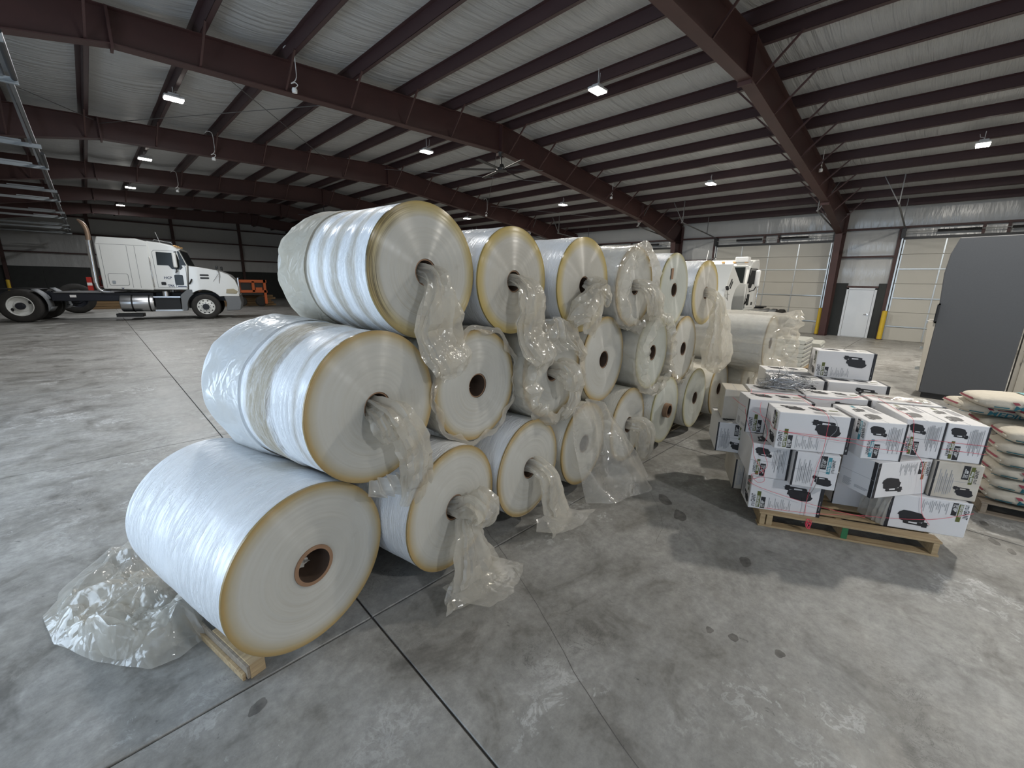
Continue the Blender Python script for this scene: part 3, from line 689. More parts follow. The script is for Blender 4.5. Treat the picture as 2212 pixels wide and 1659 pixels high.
def roll(k, hi):
    x, y, z, r, psi = ROLLS[k]; seed = sum(map(ord, k))*1.37
    t = thing('film_roll', RL[k], 'film roll', (x, y, z-r), -radians(psi), 'stacked film rolls')
    fm, cm = (M[q] for q in RM.get(k, ('film', 'face')))
    nt_, ny = (144, 90) if hi else (72, 30); P = []
    for i in range(ny+1):
        s = i/ny; yy = LEN*s; row = []
        for j in range(nt_):
            a = 2*pi*j/nt_; d = 0
            fade = min(1, s*9+.12)
            d += .0045*fade*ridge(cos(a)*1.6+seed, sin(a)*1.6, yy*26)*(.4+.6*abs(nz(cos(a)*2, sin(a)*2+seed, yy*3)))
            d += .006*fade*nz(cos(a)*1.2, sin(a)*1.2+seed, yy*4)
            if k == 'M1': d += (.012 if .34 < yy+.04*nz(a, 0, 3) else 0)-.004
            if s > .93: d -= .10*((s-.93)/.07)**2
            row.append(((r-.006+d)*cos(a), yy, (r-.006+d)*sin(a)))
        P.append(row)
    P.append([(.3*r*cos(2*pi*j/nt_), LEN+.015, .3*r*sin(2*pi*j/nt_)) for j in range(nt_)])
    P.append([(.02*r*cos(2*pi*j/nt_), LEN-.01, .02*r*sin(2*pi*j/nt_)) for j in range(nt_)])
    MB().grid(P, wrap=True).build('film_body', fm, t, smooth=50, loc=(0,0,r))
    # slit end: slightly uneven rings down to the core
    ri = .108 if k == 'B1' else .080 if k[0] == 'T' else .088; tw = .02 if k in ('B1', 'B6') else .009; ro = r-.002; prof = []; n = 46 if hi else 22; off = 0
    for i in range(n):
        q = i/(n-1); rr = lerp(ro, ri, q); off = off*.7+random.uniform(-1, 1)*(.0009 if q > .15 else .002)
        if k == 'T1' and q < .16: off = random.choice((-.0015, 0, .001, .002))
        prof.append((rr, off-.004*sin(pi*q)))
    prof = [(ro, .012)]+prof
    MB().lathe(prof, ax='y', n=96 if hi else 56).build('end_face', cm, t, smooth=75, loc=(0,0,r))
    pr = -.055 if k == 'B6' else (-.006 if k in ('B1',) else .004)
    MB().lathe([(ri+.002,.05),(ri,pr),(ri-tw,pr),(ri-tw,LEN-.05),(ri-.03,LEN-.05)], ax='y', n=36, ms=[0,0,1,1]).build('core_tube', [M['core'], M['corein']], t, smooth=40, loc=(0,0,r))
    return t, r
HI = ('B1','B2','B3','M1','M2','T1','T2')
R = {}
for k in ROLLS: R[k] = roll(k, k in HI)

# ---- plastic: pleated sacks, rim bags and loose sheets (parts of their rolls)
def sack(parent, name, path, a, b, pleats, seed, m, nu=46, nv=72, crump=.018, depth=.34, close=False, ragged=.04, side=(1,0,0), loc=(0,0,0)):
    nu = int(nu*.55); nv = int(nv*.42); C = catmull(path, nu); P = []; side = Vector(side)
    for i in range(nu):
        u = i/(nu-1); t = (C[min(i+1, nu-1)]-C[max(i-1, 0)]).normalized()
        B = side-t*side.dot(t); B = B.normalized() if B.length > .05 else t.orthogonal().normalized(); N = t.cross(B)
        ra, rb = interp(a, u), interp(b, u); dp = depth*(1.35-u); row = []
        for j in range(nv):
            th = 2*pi*j/nv
            q = 1+dp*sin(pleats*th+seed+2.2*nz(u*2, seed, 0))*.5+dp*1.5*(crease(cos(th)*2.3+seed, sin(th)*2.3, u*.9)-.45)+dp*.5*(crease(cos(th)*1.2+seed, sin(th)*1.2, u*3.4)-.45)
            cx, cy = ra*q*cos(th), rb*q*sin(th)
            p = C[i]+B*cx+N*cy
            f = min(1, .35+u*1.2)
            c = Vector((nz(p.x*9+seed, p.y*9, p.z*9), nz(p.x*9, p.y*9+seed+7, p.z*9), nz(p.x*9, p.y*9, p.z*9+seed+13)))*crump*f*1.1
            p = p+c+N*(crump*.9*f*(crease(p.x*11+seed, p.y*11, p.z*11)-.4))
            if i == nu-1 and not close: p = p+t*ragged*nz(th*1.3, seed, 4)
            row.append(p)
        P.append(row)
    if close: P.append([C[-1]+(p-C[-1])*.25 for p in P[-1]])
    return MB().grid(P, wrap=True).build(name, m, parent, smooth=16, loc=loc)
def rim_bag(parent, r, y0, y1, lip, seed, m, a0=0.0, a1=2*pi, drop=.0, crump=.02, back=.35, name='rim_wrap'):
    """bag mouth folded over the front edge of a roll"""
    nv = 110; P = []
    prof = [(r+.006, back), (r+.014, back*.5), (r+.02, .03), (r+.028, y0*.5), (r+.03, y0), (r-lip*.35, y1), (r-lip, y1*.8)]
    prof = [prof[0]]+[tuple(lerp(p[c], q[c], t) for c in (0, 1)) for p, q in zip(prof, prof[1:]) for t in (.25, .5, .75, 1)]
    for i, (rr, yy) in enumerate(prof):
        row = []; u = i/(len(prof)-1)
        for j in range(nv+1):
            th = lerp(a0, a1, j/nv); w = .3+u
            q = rr+crump*w*1.3*(crease(cos(th)*3.5+seed, sin(th)*3.5, u*2.2)-.4)+.02*w*sin(9*th+seed)*u
            if drop: q += drop*max(0, -sin(th))*u
            if u > .8: q += (u-.8)*.5*nz(th*2.2, seed, 1)*lip*2
            row.append((q*cos(th), yy+crump*1.2*w*nz(cos(th)*5, sin(th)*5+seed, u*4), q*sin(th)))
        P.append(row)
    return MB().grid(P).build(name, m, parent, smooth=30, loc=(0,0,r))
def sheet(parent, name, rows, seed, m, nu=40, nv=50, crump=.02, pleat=.02, k=5, loc=(0,0,0), fq=4.0):
    """draped sheet through rows of control points"""
    rc = [catmull(r_, nv) for r_ in rows]; P = []
    for i in range(nu):
        u = i/(nu-1); row = []
        for j in range(nv):
            col = [c[j] for c in rc]; t = u*(len(col)-1); a = int(min(t, len(col)-2)); t -= a
            t2 = t*t*(3-2*t)*.4+t*.6
            p = col[a].lerp(col[a+1], t2); v = j/(nv-1)
            ed = .4+.6*sin(pi*v)
            n = Vector((nz(p.x*fq+seed, p.y*fq, p.z*fq), nz(p.x*fq, p.y*fq+seed+5, p.z*fq)+pleat/max(crump, .001)*sin(k*v*2*pi+seed+3*nz(u*1.5, seed, 0)), nz(p.x*fq, p.y*fq, p.z*fq+seed+11)*.6))*crump
            p = p+n*ed; p.y -= crump*1.3*ed*(crease(p.x*fq+seed, p.y*fq, p.z*fq)-.4)
            if parent is None or True: p.z = max(p.z, -9)
            row.append(p)
        P.append(row)
    return MB().grid(P).build(name, m, parent, smooth=30, loc=loc)

def tail(k, path, a, b, pleats, seed, m='poly', **kw):
    t, r = R[k]; return sack(t, 'plastic_tail', [(x, y, z+r) for x, y, z in path], a, b, pleats, seed, M[m], **kw)
# top row
tail('T1', [(0,.12,.0),(.01,-.02,-.01),(.02,-.09,-.06),(.01,-.11,-.18),(.0,-.10,-.34),(.03,-.12,-.46),(.08,-.15,-.55),(.10,-.14,-.62)], [.05,.06,.08,.12,.145,.155,.15,.10], [.045,.05,.05,.045,.04,.045,.05,.025], 6, 1.3, nu=60, nv=90)
tail('T2', [(0,.1,.0),(.02,-.03,.01),(.05,-.12,-.05),(.06,-.14,-.18),(.06,-.12,-.34),(.08,-.15,-.46),(.16,-.18,-.55),(.24,-.17,-.63)], [.045,.07,.12,.14,.14,.16,.15,.12], [.04,.05,.05,.045,.04,.05,.05,.03], 5, 4.1, nu=60, nv=90)
tail('T3', [(.02,-.01,.03),(.02,-.10,-.01),(-.07,-.12,-.10),(-.20,-.12,-.20),(-.30,-.09,-.30)], [.05,.08,.12,.12,.06], [.04,.05,.06,.05,.03], 7, 2.2, side=(.6,0,.8))
tail('T3', [(.03,-.04,.02),(.10,-.12,-.03),(.20,-.12,-.10),(.27,-.10,-.13)], [.04,.07,.08,.06], [.04,.05,.04,.03], 5, 6.2, side=(.3,0,.9))
tail('T3', [(.03,-.06,.0),(.02,-.12,-.14),(-.02,-.12,-.30),(-.03,-.10,-.42)], [.05,.09,.10,.07], [.04,.05,.05,.03], 5, 8.9)
tail('T4', [(-.02,.1,.0),(-.01,-.04,.02),(.06,-.13,-.02),(.14,-.16,-.14),(.20,-.15,-.26),(.21,-.13,-.36)], [.05,.06,.08,.11,.12,.07], [.05,.06,.07,.07,.06,.04], 7, 3.3)
tail('T6', [(0,.1,.0),(.01,-.05,.0),(.04,-.15,-.10),(.07,-.18,-.28),(.10,-.19,-.5),(.14,-.20,-.74),(.17,-.19,-.94),(.17,-.18,-1.06)], [.05,.07,.10,.15,.24,.34,.32,.14], [.05,.055,.06,.08,.10,.14,.11,.05], 6, 7.7, close=True, nu=60, nv=90, crump=.024)
rim_bag(R['T4'][0], R['T4'][1], -.07, -.10, .11, 2.0, M['polyclear'], drop=.04, crump=.03, back=.8)
# middle row
tail('M1', [(0,.1,.0),(.0,-.04,.0),(.03,-.13,-.05),(.09,-.15,-.18),(.13,-.14,-.32),(.14,-.13,-.46),(.12,-.12,-.58)], [.05,.07,.09,.085,.10,.11,.09], [.05,.065,.08,.065,.06,.05,.03], 6, 5.4, nu=60, nv=90)
tail('M1', [(-.02,.05,-.01),(-.06,-.06,-.02),(-.05,-.11,-.07),(.0,-.10,-.16)], [.03,.05,.06,.05], [.03,.05,.06,.05], 7, 9.4)
sheet(R['M1'][0], 'plastic_flap', [[(.16,-.05,.0),(.02,-.06,.03),(-.12,-.05,.04)],[(.18,-.06,-.06),(.04,-.10,-.05),(-.16,-.09,-.02)],[(.18,-.06,-.12),(.06,-.08,-.11),(-.06,-.07,-.08)]], 3.0, M['poly'], crump=.02)
t3, r3 = R['M3']
rim_bag(t3, r3, -.06, -.09, .10, 5.0, M['poly'], drop=.03, crump=.035, back=.9)
tail('M3', [(-.01,.06,.0),(.0,-.06,.02),(.02,-.13,.0),(.03,-.17,-.06),(.02,-.16,-.14)], [.05,.08,.11,.11,.05], [.05,.08,.10,.10,.05], 8, 1.9, depth=.35, close=True)
tail('M3', [(.05,-.08,.04),(.13,-.13,-.02),(.17,-.13,-.16),(.14,-.12,-.30),(.03,-.10,-.40)], [.05,.06,.06,.06,.04], [.04,.05,.05,.04,.03], 5, 2.9)
sheet(t3, 'plastic_flap', [[(-.24,-.03,.82),(-.05,-.04,.86),(.12,-.03,.80)],[(-.26,-.08,.70),(-.02,-.10,.70),(.24,-.08,.64)],[(-.10,-.10,.58),(.10,-.12,.60),(.36,-.09,.50)]], 8.0, M['polyclear'], crump=.03)
rim_bag(R['M5'][0], R['M5'][1], -.09, -.12, .10, 7.0, M['polyclear'], drop=.05, crump=.03, back=.6)
rim_bag(R['M6'][0], R['M6'][1], -.02, -.03, .03, 9.0, M['polyclear'], a0=pi*.9, a1=pi*1.9, crump=.02, back=.2)
rim_bag(R['M2'][0], R['M2'][1], -.015, -.02, .015, 11.0, M['poly'], crump=.012, back=.25)
# far end roll in a loose bag
rim_bag(R['M7'][0], R['M7'][1]+.01, -.22, -.30, -.04, 13.0, M['polyclear'], drop=.14, crump=.05, back=1.1, name='loose_bag')
rim_bag(R['B9'][0], R['B9'][1]+.01, -.14, -.2, -.02, 15.0, M['polyclear'], drop=.02, crump=.04, back=1.0, name='loose_bag')
sheet(R['M7'][0], 'plastic_flap', [[(-.45,-.05,.30),(-.2,-.12,.25),(.1,-.16,.2),(.3,-.12,.18)],[(-.48,-.10,-.05),(-.25,-.2,-.05),(.1,-.22,-.1),(.36,-.15,-.1)],[(-.5,-.12,-.45),(-.25,-.24,-.5),(.15,-.26,-.5),(.42,-.16,-.5)],[(-.5,-.1,-.74),(-.2,-.22,-.76),(.15,-.26,-.76),(.46,-.2,-.78)]], 21.0, M['polyclear'], crump=.05)
# bottom row
tail('B2', [(.0,.1,.0),(.01,-.04,.0),(.05,-.13,.03),(.08,-.17,-.02),(.05,-.16,-.09)], [.05,.08,.12,.13,.07], [.05,.075,.10,.10,.06], 8, 6.6, depth=.34, close=True)
tail('B2', [(.0,-.08,-.04),(-.02,-.14,-.16),(-.03,-.17,-.32),(-.04,-.20,-.44),(-.06,-.28,-.515)], [.06,.12,.18,.24,.28], [.05,.05,.055,.06,.012], 5, 3.9, m='polyclear', nu=56, nv=90)
tail('B3', [(.02,.1,.02),(.03,-.04,.02),(.07,-.13,-.05),(.10,-.17,-.20),(.13,-.20,-.38),(.15,-.26,-.505)], [.05,.07,.10,.13,.15,.19], [.05,.06,.07,.06,.06,.012], 6, 8.1, nu=56, nv=90)
sheet(R['B3'][0], 'plastic_flap', [[(-.12,-.16,.06),(.02,-.2,.06),(.2,-.2,.05)],[(-.2,-.22,.015),(.05,-.32,.015),(.3,-.32,.012)],[(-.1,-.36,.006),(.1,-.44,.008),(.42,-.40,.006)]], 31.0, M['polyclear'], crump=.016, pleat=.005)
sheet(R['B2'][0], 'plastic_flap', [[(-.26,-.12,.03),(-.04,-.16,.04),(.16,-.16,.03)],[(-.28,-.26,.014),(-.02,-.32,.018),(.22,-.30,.014)],[(-.20,-.44,.006),(.0,-.48,.008),(.26,-.40,.006)]], 33.0, M['polyclear'], crump=.014, pleat=.005)
tail('B5', [(.0,.1,.0),(.01,-.04,.01),(.06,-.12,.0),(.11,-.16,-.08),(.12,-.16,-.22),(.10,-.15,-.34),(.08,-.14,-.40)], [.05,.08,.10,.11,.12,.10,.05], [.05,.07,.09,.09,.09,.07,.03], 7, 4.6, close=True)
sheet(R['B4'][0], 'plastic_sheet', [[(-.36,-.06,.86),(-.1,-.08,.88),(.15,-.08,.80),(.34,-.10,.66)],[(-.34,-.10,.56),(-.05,-.14,.56),(.25,-.16,.52),(.50,-.2,.42)],[(-.30,-.14,.26),(.0,-.24,.24),(.35,-.30,.24),(.60,-.3,.2)],[(-.24,-.20,-.06),(.02,-.42,-.06),(.42,-.52,-.06),(.70,-.42,-.06)]], 41.0, M['polyclear'], nu=56, nv=64, crump=.03, pleat=.04, k=2, fq=2.6)
# loose bag ends at the back of the near rolls
def rear_bag(k, y0, y1, droop, seed, m, base=.006):
    t, r = R[k]; nv = 120; P = []
    for i in range(26):
        u = i/25; row = []
        for j in range(nv):
            th = 2*pi*j/nv; bulge = base+.014*u+droop*max(0, -sin(th-.25))**2*sin(pi*min(1, u*1.2)*.7)
            q = (r+bulge+.022*u*(ridge(cos(th)*3+seed, sin(th)*3, u*2)-.3)+.012*sin(7*th+seed)*u)*(1 if u < .45 else 1-.5*((u-.45)/.55)**2)
            zf = q*sin(th)
            row.append((q*cos(th), lerp(y0, y1, u)+.02*nz(th*2, seed, u*3), zf))
        P.append(row)
    MB().grid(P, wrap=True).build('loose_bag_end', m, t, smooth=30, loc=(0,0,r))
rear_bag('T1', .70, 1.38, .10, 2.0, M['polydusty'])
rear_bag('M1', .62, 1.40, .07, 4.0, M['polymilk'], .014)
# paper scraps stuffed in three open cores
for k in ('B1', 'T1', 'M2'):
    t, r = R[k]; s = MB(); P = [[Vector((-.06+.1*i/7+.01*nz(i, j, 1), .1+.12*j/7+.03*nz(i*.7, j*.7, 2), -.05+.05*abs(nz(i*.6, j*.6, 3))+.02*j/7)) for j in range(8)] for i in range(8)]
    s.grid(P).build('paper_scrap', M['paper'], t, loc=(0,0,r))
# brown tape pieces on the pale greenish top roll
t, r = R['T5']
MB().box(-.16,-.10,-.014,-.011,.12,.24).build('tape', M['core'], t, loc=(0,0,r))

# ---- heap of crumpled sheeting on the floor beside the first roll
def heap(x0, y0, pts, seed, h, m, nu=54, nv=54):
    """closed-outline crumpled sheet: pts = outline polygon, height h(u) towards the middle"""
    N = len(pts); P = []
    for i in range(nu):
        q = i/(nu-1); row = []
        for j in range(nv*2):
            t = j/(nv*2)*N; a = int(t) % N; f = t-int(t)
            ox = lerp(pts[a][0], pts[(a+1) % N][0], f); oy = lerp(pts[a][1], pts[(a+1) % N][1], f)
            x = lerp(ox, x0, q); y = lerp(oy, y0, q)
            c = 1.0*crease(x*2.1+seed, y*2.1, seed)+.32*crease(x*5.5+seed, y*5.5, 2)+.08*crease(x*14, y*14+seed, 4)-.15
            e = min(1, q*3.2+.12); zz = h*e*(.35+.75*c)+.004
            jx = .05*e*nz(x*6+seed, y*6, 5); jy = .05*e*nz(x*6, y*6+seed, 8)
            row.append((x+jx, y+jy, max(.004, zz)))
        P.append(row)
    return MB().grid(P, wrap=True)
hp = thing('crumpled_sheeting', 'heap of crumpled clear plastic on the floor left of the first roll', 'plastic sheet', (-.1, 3.0, 0))
heap(.0, 0, [(-.40,.42),(-.34,.10),(-.18,-.22),(.02,-.46),(.14,-.48),(.26,-.42),(.34,-.50),(.18,.1),(.10,.5),(-.1,.55),(-.3,.62)], 3.1, .20, M['poly']).build('crumpled_sheet', M['poly'], hp, smooth=24)
heap(.02, .1, [(-.34,.62),(-.36,.28),(-.2,.05),(0,-.22),(.2,-.30),(.24,.1),(.12,.5),(.05,.95),(-.08,1.02),(-.16,.9)], 9.7, .26, M['polyclear']).build('crumpled_sheet', M['polyclear'], hp, smooth=24)
heap(-.06, -.05, [(-.3,.2),(-.26,-.02),(-.1,-.3),(.06,-.4),(.18,-.36),(.16,.05),(0,.3)], 15.2, .27, M['poly']).build('crumpled_sheet', M['poly'], hp, smooth=24)

# ---- pallets
def pallet(name, label, loc, rz, w, d, h=.13, wood='wood', nb=7, green=False, group=None):
    """origin at the front left corner on the floor, x along the front, y into the depth"""
    t = thing(name, label, 'pallet', loc, rz, group); th = .016; bw = .09
    for k in range(nb):
        y = lerp(0, d-bw, k/(nb-1)); ww = bw*(1.25 if k in (0, nb-1) else 1)
        MB().box(0, w, y, min(d, y+ww), h-th, h).build('deck_board', M[wood], t, bevel=.002, segs=1)
    for k, x in enumerate((.01, w/2-.02, w-.05)):
        MB().box(x, x+.04, .004, d-.004, th, h-th).build('stringer', M['woodgrey'] if k == 1 and not green else M[wood], t, bevel=.002, segs=1)
    for k in range(3):
        y = lerp(0, d-bw, k/2); MB().box(0, w, y, y+bw, 0, th).build('bottom_board', M[wood], t, bevel=.002, segs=1)
    if green:
        MB().box(w/2-.021, w/2+.021, .001, .004, th+.002, h-th-.002).build('painted_end', M['green'], t)
        MB().box(.06, .105, .006, .06, th, h-th).build('block', M[wood], t, bevel=.002, segs=1)
    return t
pg = 'pallets under the rolls'
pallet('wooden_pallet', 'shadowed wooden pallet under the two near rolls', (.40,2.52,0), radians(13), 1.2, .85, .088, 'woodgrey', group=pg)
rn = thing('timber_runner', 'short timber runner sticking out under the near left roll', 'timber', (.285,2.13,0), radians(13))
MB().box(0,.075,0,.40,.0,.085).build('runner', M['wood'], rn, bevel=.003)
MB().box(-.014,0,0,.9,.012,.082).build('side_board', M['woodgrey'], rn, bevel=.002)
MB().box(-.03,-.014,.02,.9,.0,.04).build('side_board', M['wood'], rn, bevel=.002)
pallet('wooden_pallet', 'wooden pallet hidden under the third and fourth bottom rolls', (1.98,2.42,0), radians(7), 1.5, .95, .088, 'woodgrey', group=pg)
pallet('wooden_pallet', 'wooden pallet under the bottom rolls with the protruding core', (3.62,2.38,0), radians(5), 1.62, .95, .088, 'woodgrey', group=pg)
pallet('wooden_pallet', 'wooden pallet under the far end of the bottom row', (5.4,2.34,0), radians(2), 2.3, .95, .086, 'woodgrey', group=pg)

# ================================================================== TRUCKS
def wheel(parent, s, y, r, w, side, style, rim='truckwhite'):
    """side = -1 / +1: which way the outer face looks"""
    t = MB(); rr = r*.60
    t.lathe([(rr,-w/2),(rr+.02,-w/2-.01),(r-.09,-w/2-.02),(r-.03,-w/2+.005),(r,-w/2+.05),(r,w/2-.05),(r-.03,w/2-.005),(r-.09,w/2+.02),(rr,w/2)], (s,y,r), 'y', 48)
    wh = t.build('wheel', M['rubber'], parent, smooth=35)
    for g in (-.07, 0, .07): MB().lathe([(r+.001,g-.006),(r-.012,g-.004),(r-.012,g+.004),(r+.001,g+.006)], (s,y,r), 'y', 48).build('tread_groove', M['black'], wh)
    o = side; f = y+o*w/2; d = MB()
    if style == 'rear':
        prof = [(rr+.012,.0),(rr-.01,.015),(rr-.03,.0),(rr-.05,-.10),(rr*.62,-.13),(rr*.56,-.10),(rr*.35,-.10),(.001,-.10)]
    else:
        prof = [(rr+.012,0),(rr-.012,.02),(rr-.04,.0),(rr*.78,.015),(rr*.55,.045),(rr*.40,.05),(.001,.05)]
    d.lathe([(a, o*b) for a, b in prof], (s, f, r), 'y', 40); d.build('rim', M[rim], wh, smooth=35)
    hb = MB(); hb.lathe([(a, o*b) for a, b in [(.14,-.09 if style == 'rear' else .04),(.14,.03 if style == 'rear' else .07),(.11,.07),(.001,.075)]], (s, f, r), 'y', 20); hb.build('hub', M['chassis'], wh, smooth=40)
    h = MB()
    if style == 'rear':
        for a in (.5, .5+pi):
            c = Vector((s+rr*.78*cos(a), f-o*.10, r+rr*.78*sin(a)))
            h.prism([c+Vector((.045*cos(a+q)*1.0, 0, .07*sin(a+q))) for q in [2*pi*i/14 for i in range(14)]], (0, o*.02, 0))
        h.build('hand_hole', M['black'], wh)
    else:
        for i in range(10):
            a = 2*pi*i/10; c = Vector((s+rr*.80*cos(a), f+o*.006, r+rr*.80*sin(a)))
            h.prism([c+Vector((.032*cos(q), 0, .032*sin(q))) for q in [2*pi*i/10 for i in range(10)]], (0, o*.012, 0))
        h.build('hand_hole', M['black'], wh)
        n = MB()
        for i in range(10):
            a = 2*pi*(i+.5)/10; c = Vector((s+rr*.52*cos(a), f+o*.03, r+rr*.52*sin(a))); n.cyl(c, c+Vector((0,o*.035,0)), .017, 6)
        n.build('wheel_nut', M['chassis'], wh)
def rr_poly(x0, x1, z0, z1, r, n=5):
    pts = []
    for (cx, cz, a0) in ((x1-r,z1-r,0),(x0+r,z1-r,pi/2),(x0+r,z0+r,pi),(x1-r,z0+r,1.5*pi)):
        for i in range(n): a = a0+pi/2*i/(n-1); pts.append((cx+r*cos(a), cz+r*sin(a)))
    return pts
def tractor(label, loc, rz, scale=1.0, sleeper=True, hood_open=0.0, letters=True, rear=.66, tandem=False):
    t = thing('semi_truck', label, 'truck', loc, rz); t.scale = (scale,)*3
    HW = 1.18
    def sideplate(name, poly, o, th, m, par=None, y=None):
        yy = (y if y is not None else HW); return MB().prism([(a, o*yy, b) for a, b in poly], (0, o*th, 0)).build(name, m, par or t)
    # chassis
    s0 = -1.0 if not tandem else -1.2
    for o in (-1, 1):
        MB().box(s0, 7.2, o*.42-.05, o*.42+.05, .82, 1.2).build('frame_rail', M['chassis'], t)
    MB().box(1.0, 4.3, -.95, .95, .86, 1.2).build('chassis_box', M['chassis'], t)
    MB().box(1.1, 3.0, -1.0, 1.0, 1.2, 1.225).build('deck_plate', M['alu'], t)
    fw = MB(); fw.lathe([(.001,1.36),(.5,1.35),(.52,1.31),(.48,1.24)], (.1,0,0), 'z', 24); fw.box(-.75,-.1,-.42,.42,1.28,1.33); fw.build('fifth_wheel', M['black'], t, smooth=35)
    ax = [(0.1, rear)]+([(-1.25, rear)] if tandem else [])
    for (s, r) in ax:
        MB().cyl((s,-.9,r), (s,.9,r), .09, 12).build('axle', M['chassis'], t)
        for o in (-1, 1):
            wheel(t, s, o*(HW-.14), r, .27, o, 'rear'); wheel(t, s, o*(HW-.48), r, .27, o, 'rear')
    for o in (-1, 1):
        wheel(t, 6.22, o*(HW-.17), .575, .29, o, 'front')
        # half fender behind the drive wheel
        f = MB(); P = []
        for i in range(9):
            a = radians(60-i*9.5); P.append([(.1+(rear+.12)*cos(a)*1.05, o*(HW-.62), rear+(rear+.12)*sin(a)), (.1+(rear+.12)*cos(a)*1.05, o*(HW-.02), rear+(rear+.12)*sin(a))])
        P.append([(.98, o*(HW-.62), .62), (.98, o*(HW-.02), .62)])
        f.grid(P); g = f.build('mud_guard', M['truckgrey'], t, smooth=60); sm = g.modifiers.new('solid', 'SOLIDIFY'); sm.thickness = .02
    MB().cyl((6.22,-.9,.575),(6.22,.9,.575),.08,12).build('axle', M['chassis'], t)
    # cab
    cab = [(4.36,1.34),(5.62,1.34),(5.74,2.42),(5.50,3.12),(5.30,3.30),(4.9,3.39),(4.36,3.44)]
    cb = MB().prism([(a,-HW+.04,b) for a, b in cab], (0,2*HW-.08,0)).build('cab', M['truckwhite'], t, bevel=.06, segs=3)
    if sleeper:
        sl = [(2.72,1.36),(4.40,1.32),(4.46,3.40),(4.1,3.50),(2.80,3.52),(2.70,3.20)]
        MB().prism([(a,-HW,b) for a, b in sl], (0,2*HW,0)).build('sleeper', M['truckwhite'], t, bevel=.05, segs=3)
    else:
        MB().prism([(a,-HW+.05,b) for a, b in [(4.15,1.36),(4.42,1.34),(4.42,3.40),(4.25,3.30)]], (0,2*HW-.1,0)).build('cab_back', M['truckwhite'], t, bevel=.06, segs=3)
    # windscreen
    ws = MB(); ws.prism([(5.76,-1.0,2.46),(5.76,1.0,2.46),(5.54,.95,3.08),(5.54,-.95,3.08)], (.012,0,.004)); ws.build('windscreen', M['glass'], t)
    for o in (-1, 1): sideplate('quarter_glass', [(5.50,2.44),(5.70,2.44),(5.50,3.06),(5.44,3.06)], o, .012, M['glass'], y=HW-.04)
    # hood with wheel arch, rotating about its front hinge when open
    arch = [(6.95,1.07)]+[(6.22+.72*cos(radians(a)), .64+.72*sin(radians(a))) for a in range(35, 146, 10)]+[(5.63,1.1)]
    hoodp = [(5.66,1.34),(5.78,2.43),(6.3,2.36),(6.87,2.25),(7.28,2.07),(7.50,1.82),(7.60,1.45),(7.60,1.07)]+arch
    px, pz = 7.45, .8
    hd = bpy.data.objects.new('hood', None)
    hm = MB(); hm.prism([(a-px,-HW+.02,b-pz) for a, b in hoodp], (0,2*HW-.04,0))
    hd = hm.build('hood', M['truckwhite'], t, loc=(px,0,pz), bevel=.07, segs=3); hd.rotation_euler = (0, hood_open, 0)
    H = lambda mb, n, m, **k: mb.build(n, m, hd, **k)
    for o in (-1, 1):
        for z in (1.86, 1.99): H(MB().prism([(a-px,o*(HW-.03),b-pz) for a, b in rr_poly(6.15,6.50,z,z+.075,.035)], (0,o*.02,0)), 'hood_vent', M['black'])
        H(MB().prism([(a-px,o*(HW-.12),b-pz) for a, b in [(7.08,1.20),(7.5,1.18),(7.57,1.30),(7.40,1.42),(7.12,1.40)]], (0,o*.12,0)), 'headlamp', M['lampglass'] if not hood_open else M['chrome'], bevel=.02)
        m_ = MB(); m_.tube([(6.85-px,o*(HW-.05),1.55-pz),(6.92-px,o*(HW+.05),2.1-pz),(6.86-px,o*(HW+.08),2.42-pz)],.014,6); m_.tube([(6.55-px,o*(HW-.05),1.62-pz),(6.9-px,o*(HW+.05),2.12-pz)],.008,6); H(m_, 'hood_mirror_arm', M['chrome'])
        H(MB().box(6.80-px,6.90-px,o*(HW+.08)-.05,o*(HW+.08)+.05,2.3-pz,2.48-pz), 'hood_mirror', M['black'], bevel=.03)
    H(MB().box(7.56-px,7.63-px,-.6,.6,1.15-pz,1.95-pz), 'grille', M['chrome'], bevel=.02)
    # grey flare behind the steer wheel and bumper
    for o in (-1, 1):
        fl = [(5.30,.40),(5.33,1.12),(5.60,1.37),(5.78,1.36)]+[(6.22+.70*cos(radians(a)), .60+.70*sin(radians(a))) for a in range(128, 188, 8)]+[(5.48,.40)]
        sideplate('fender_flare', fl, o, -.35, M['truckgrey'], y=HW)
    MB().prism([(a,-HW-.02,b) for a, b in [(6.98,1.06),(7.62,1.06),(7.66,.75),(7.58,.40),(7.02,.38),(7.06,.75)]], (0,2*HW+.04,0)).build('bumper', M['truckgrey'], t, bevel=.03)
    if hood_open: MB().box(5.7,6.9,-.5,.5,.9,1.75).build('engine', M['black'], t, bevel=.05)
    # doors, glass, mirrors
    for o in (-1, 1):
        dr = sideplate('door', [(4.58,1.46),(5.62,1.46),(5.66,2.3),(5.44,3.0),(5.36,3.05),(4.62,3.05),(4.55,2.98)], o, .015, M['truckwhite'], y=HW-.045)
        sideplate('door_seal', [(4.565,1.445),(5.635,1.445),(5.675,2.3),(5.455,3.015),(5.365,3.065),(4.61,3.065),(4.535,2.985)], o, .009, M['truckgrey'], y=HW-.045)
        sideplate('door_window', [(4.66,2.42),(5.06,2.42),(5.16,2.27),(5.48,2.25),(5.56,2.34),(5.40,2.97),(4.68,2.99)], o, .008, M['glass'], dr, y=HW-.03)
        sideplate('lower_window', rr_poly(5.20,5.52,1.56,2.02,.05), o, .008, M['glass'], dr, y=HW-.03)
        sideplate('door_pull', rr_poly(4.70,4.87,1.56,1.69,.03), o, .014, M['black'], dr, y=HW-.03)
        mr = MB(); mr.box(5.27,5.42,o*(HW+.22)-.09,o*(HW+.22)+.09,2.32,2.98); mr.build('mirror', M['truckwhite'] if not hood_open else M['white'], t, bevel=.06, segs=3)
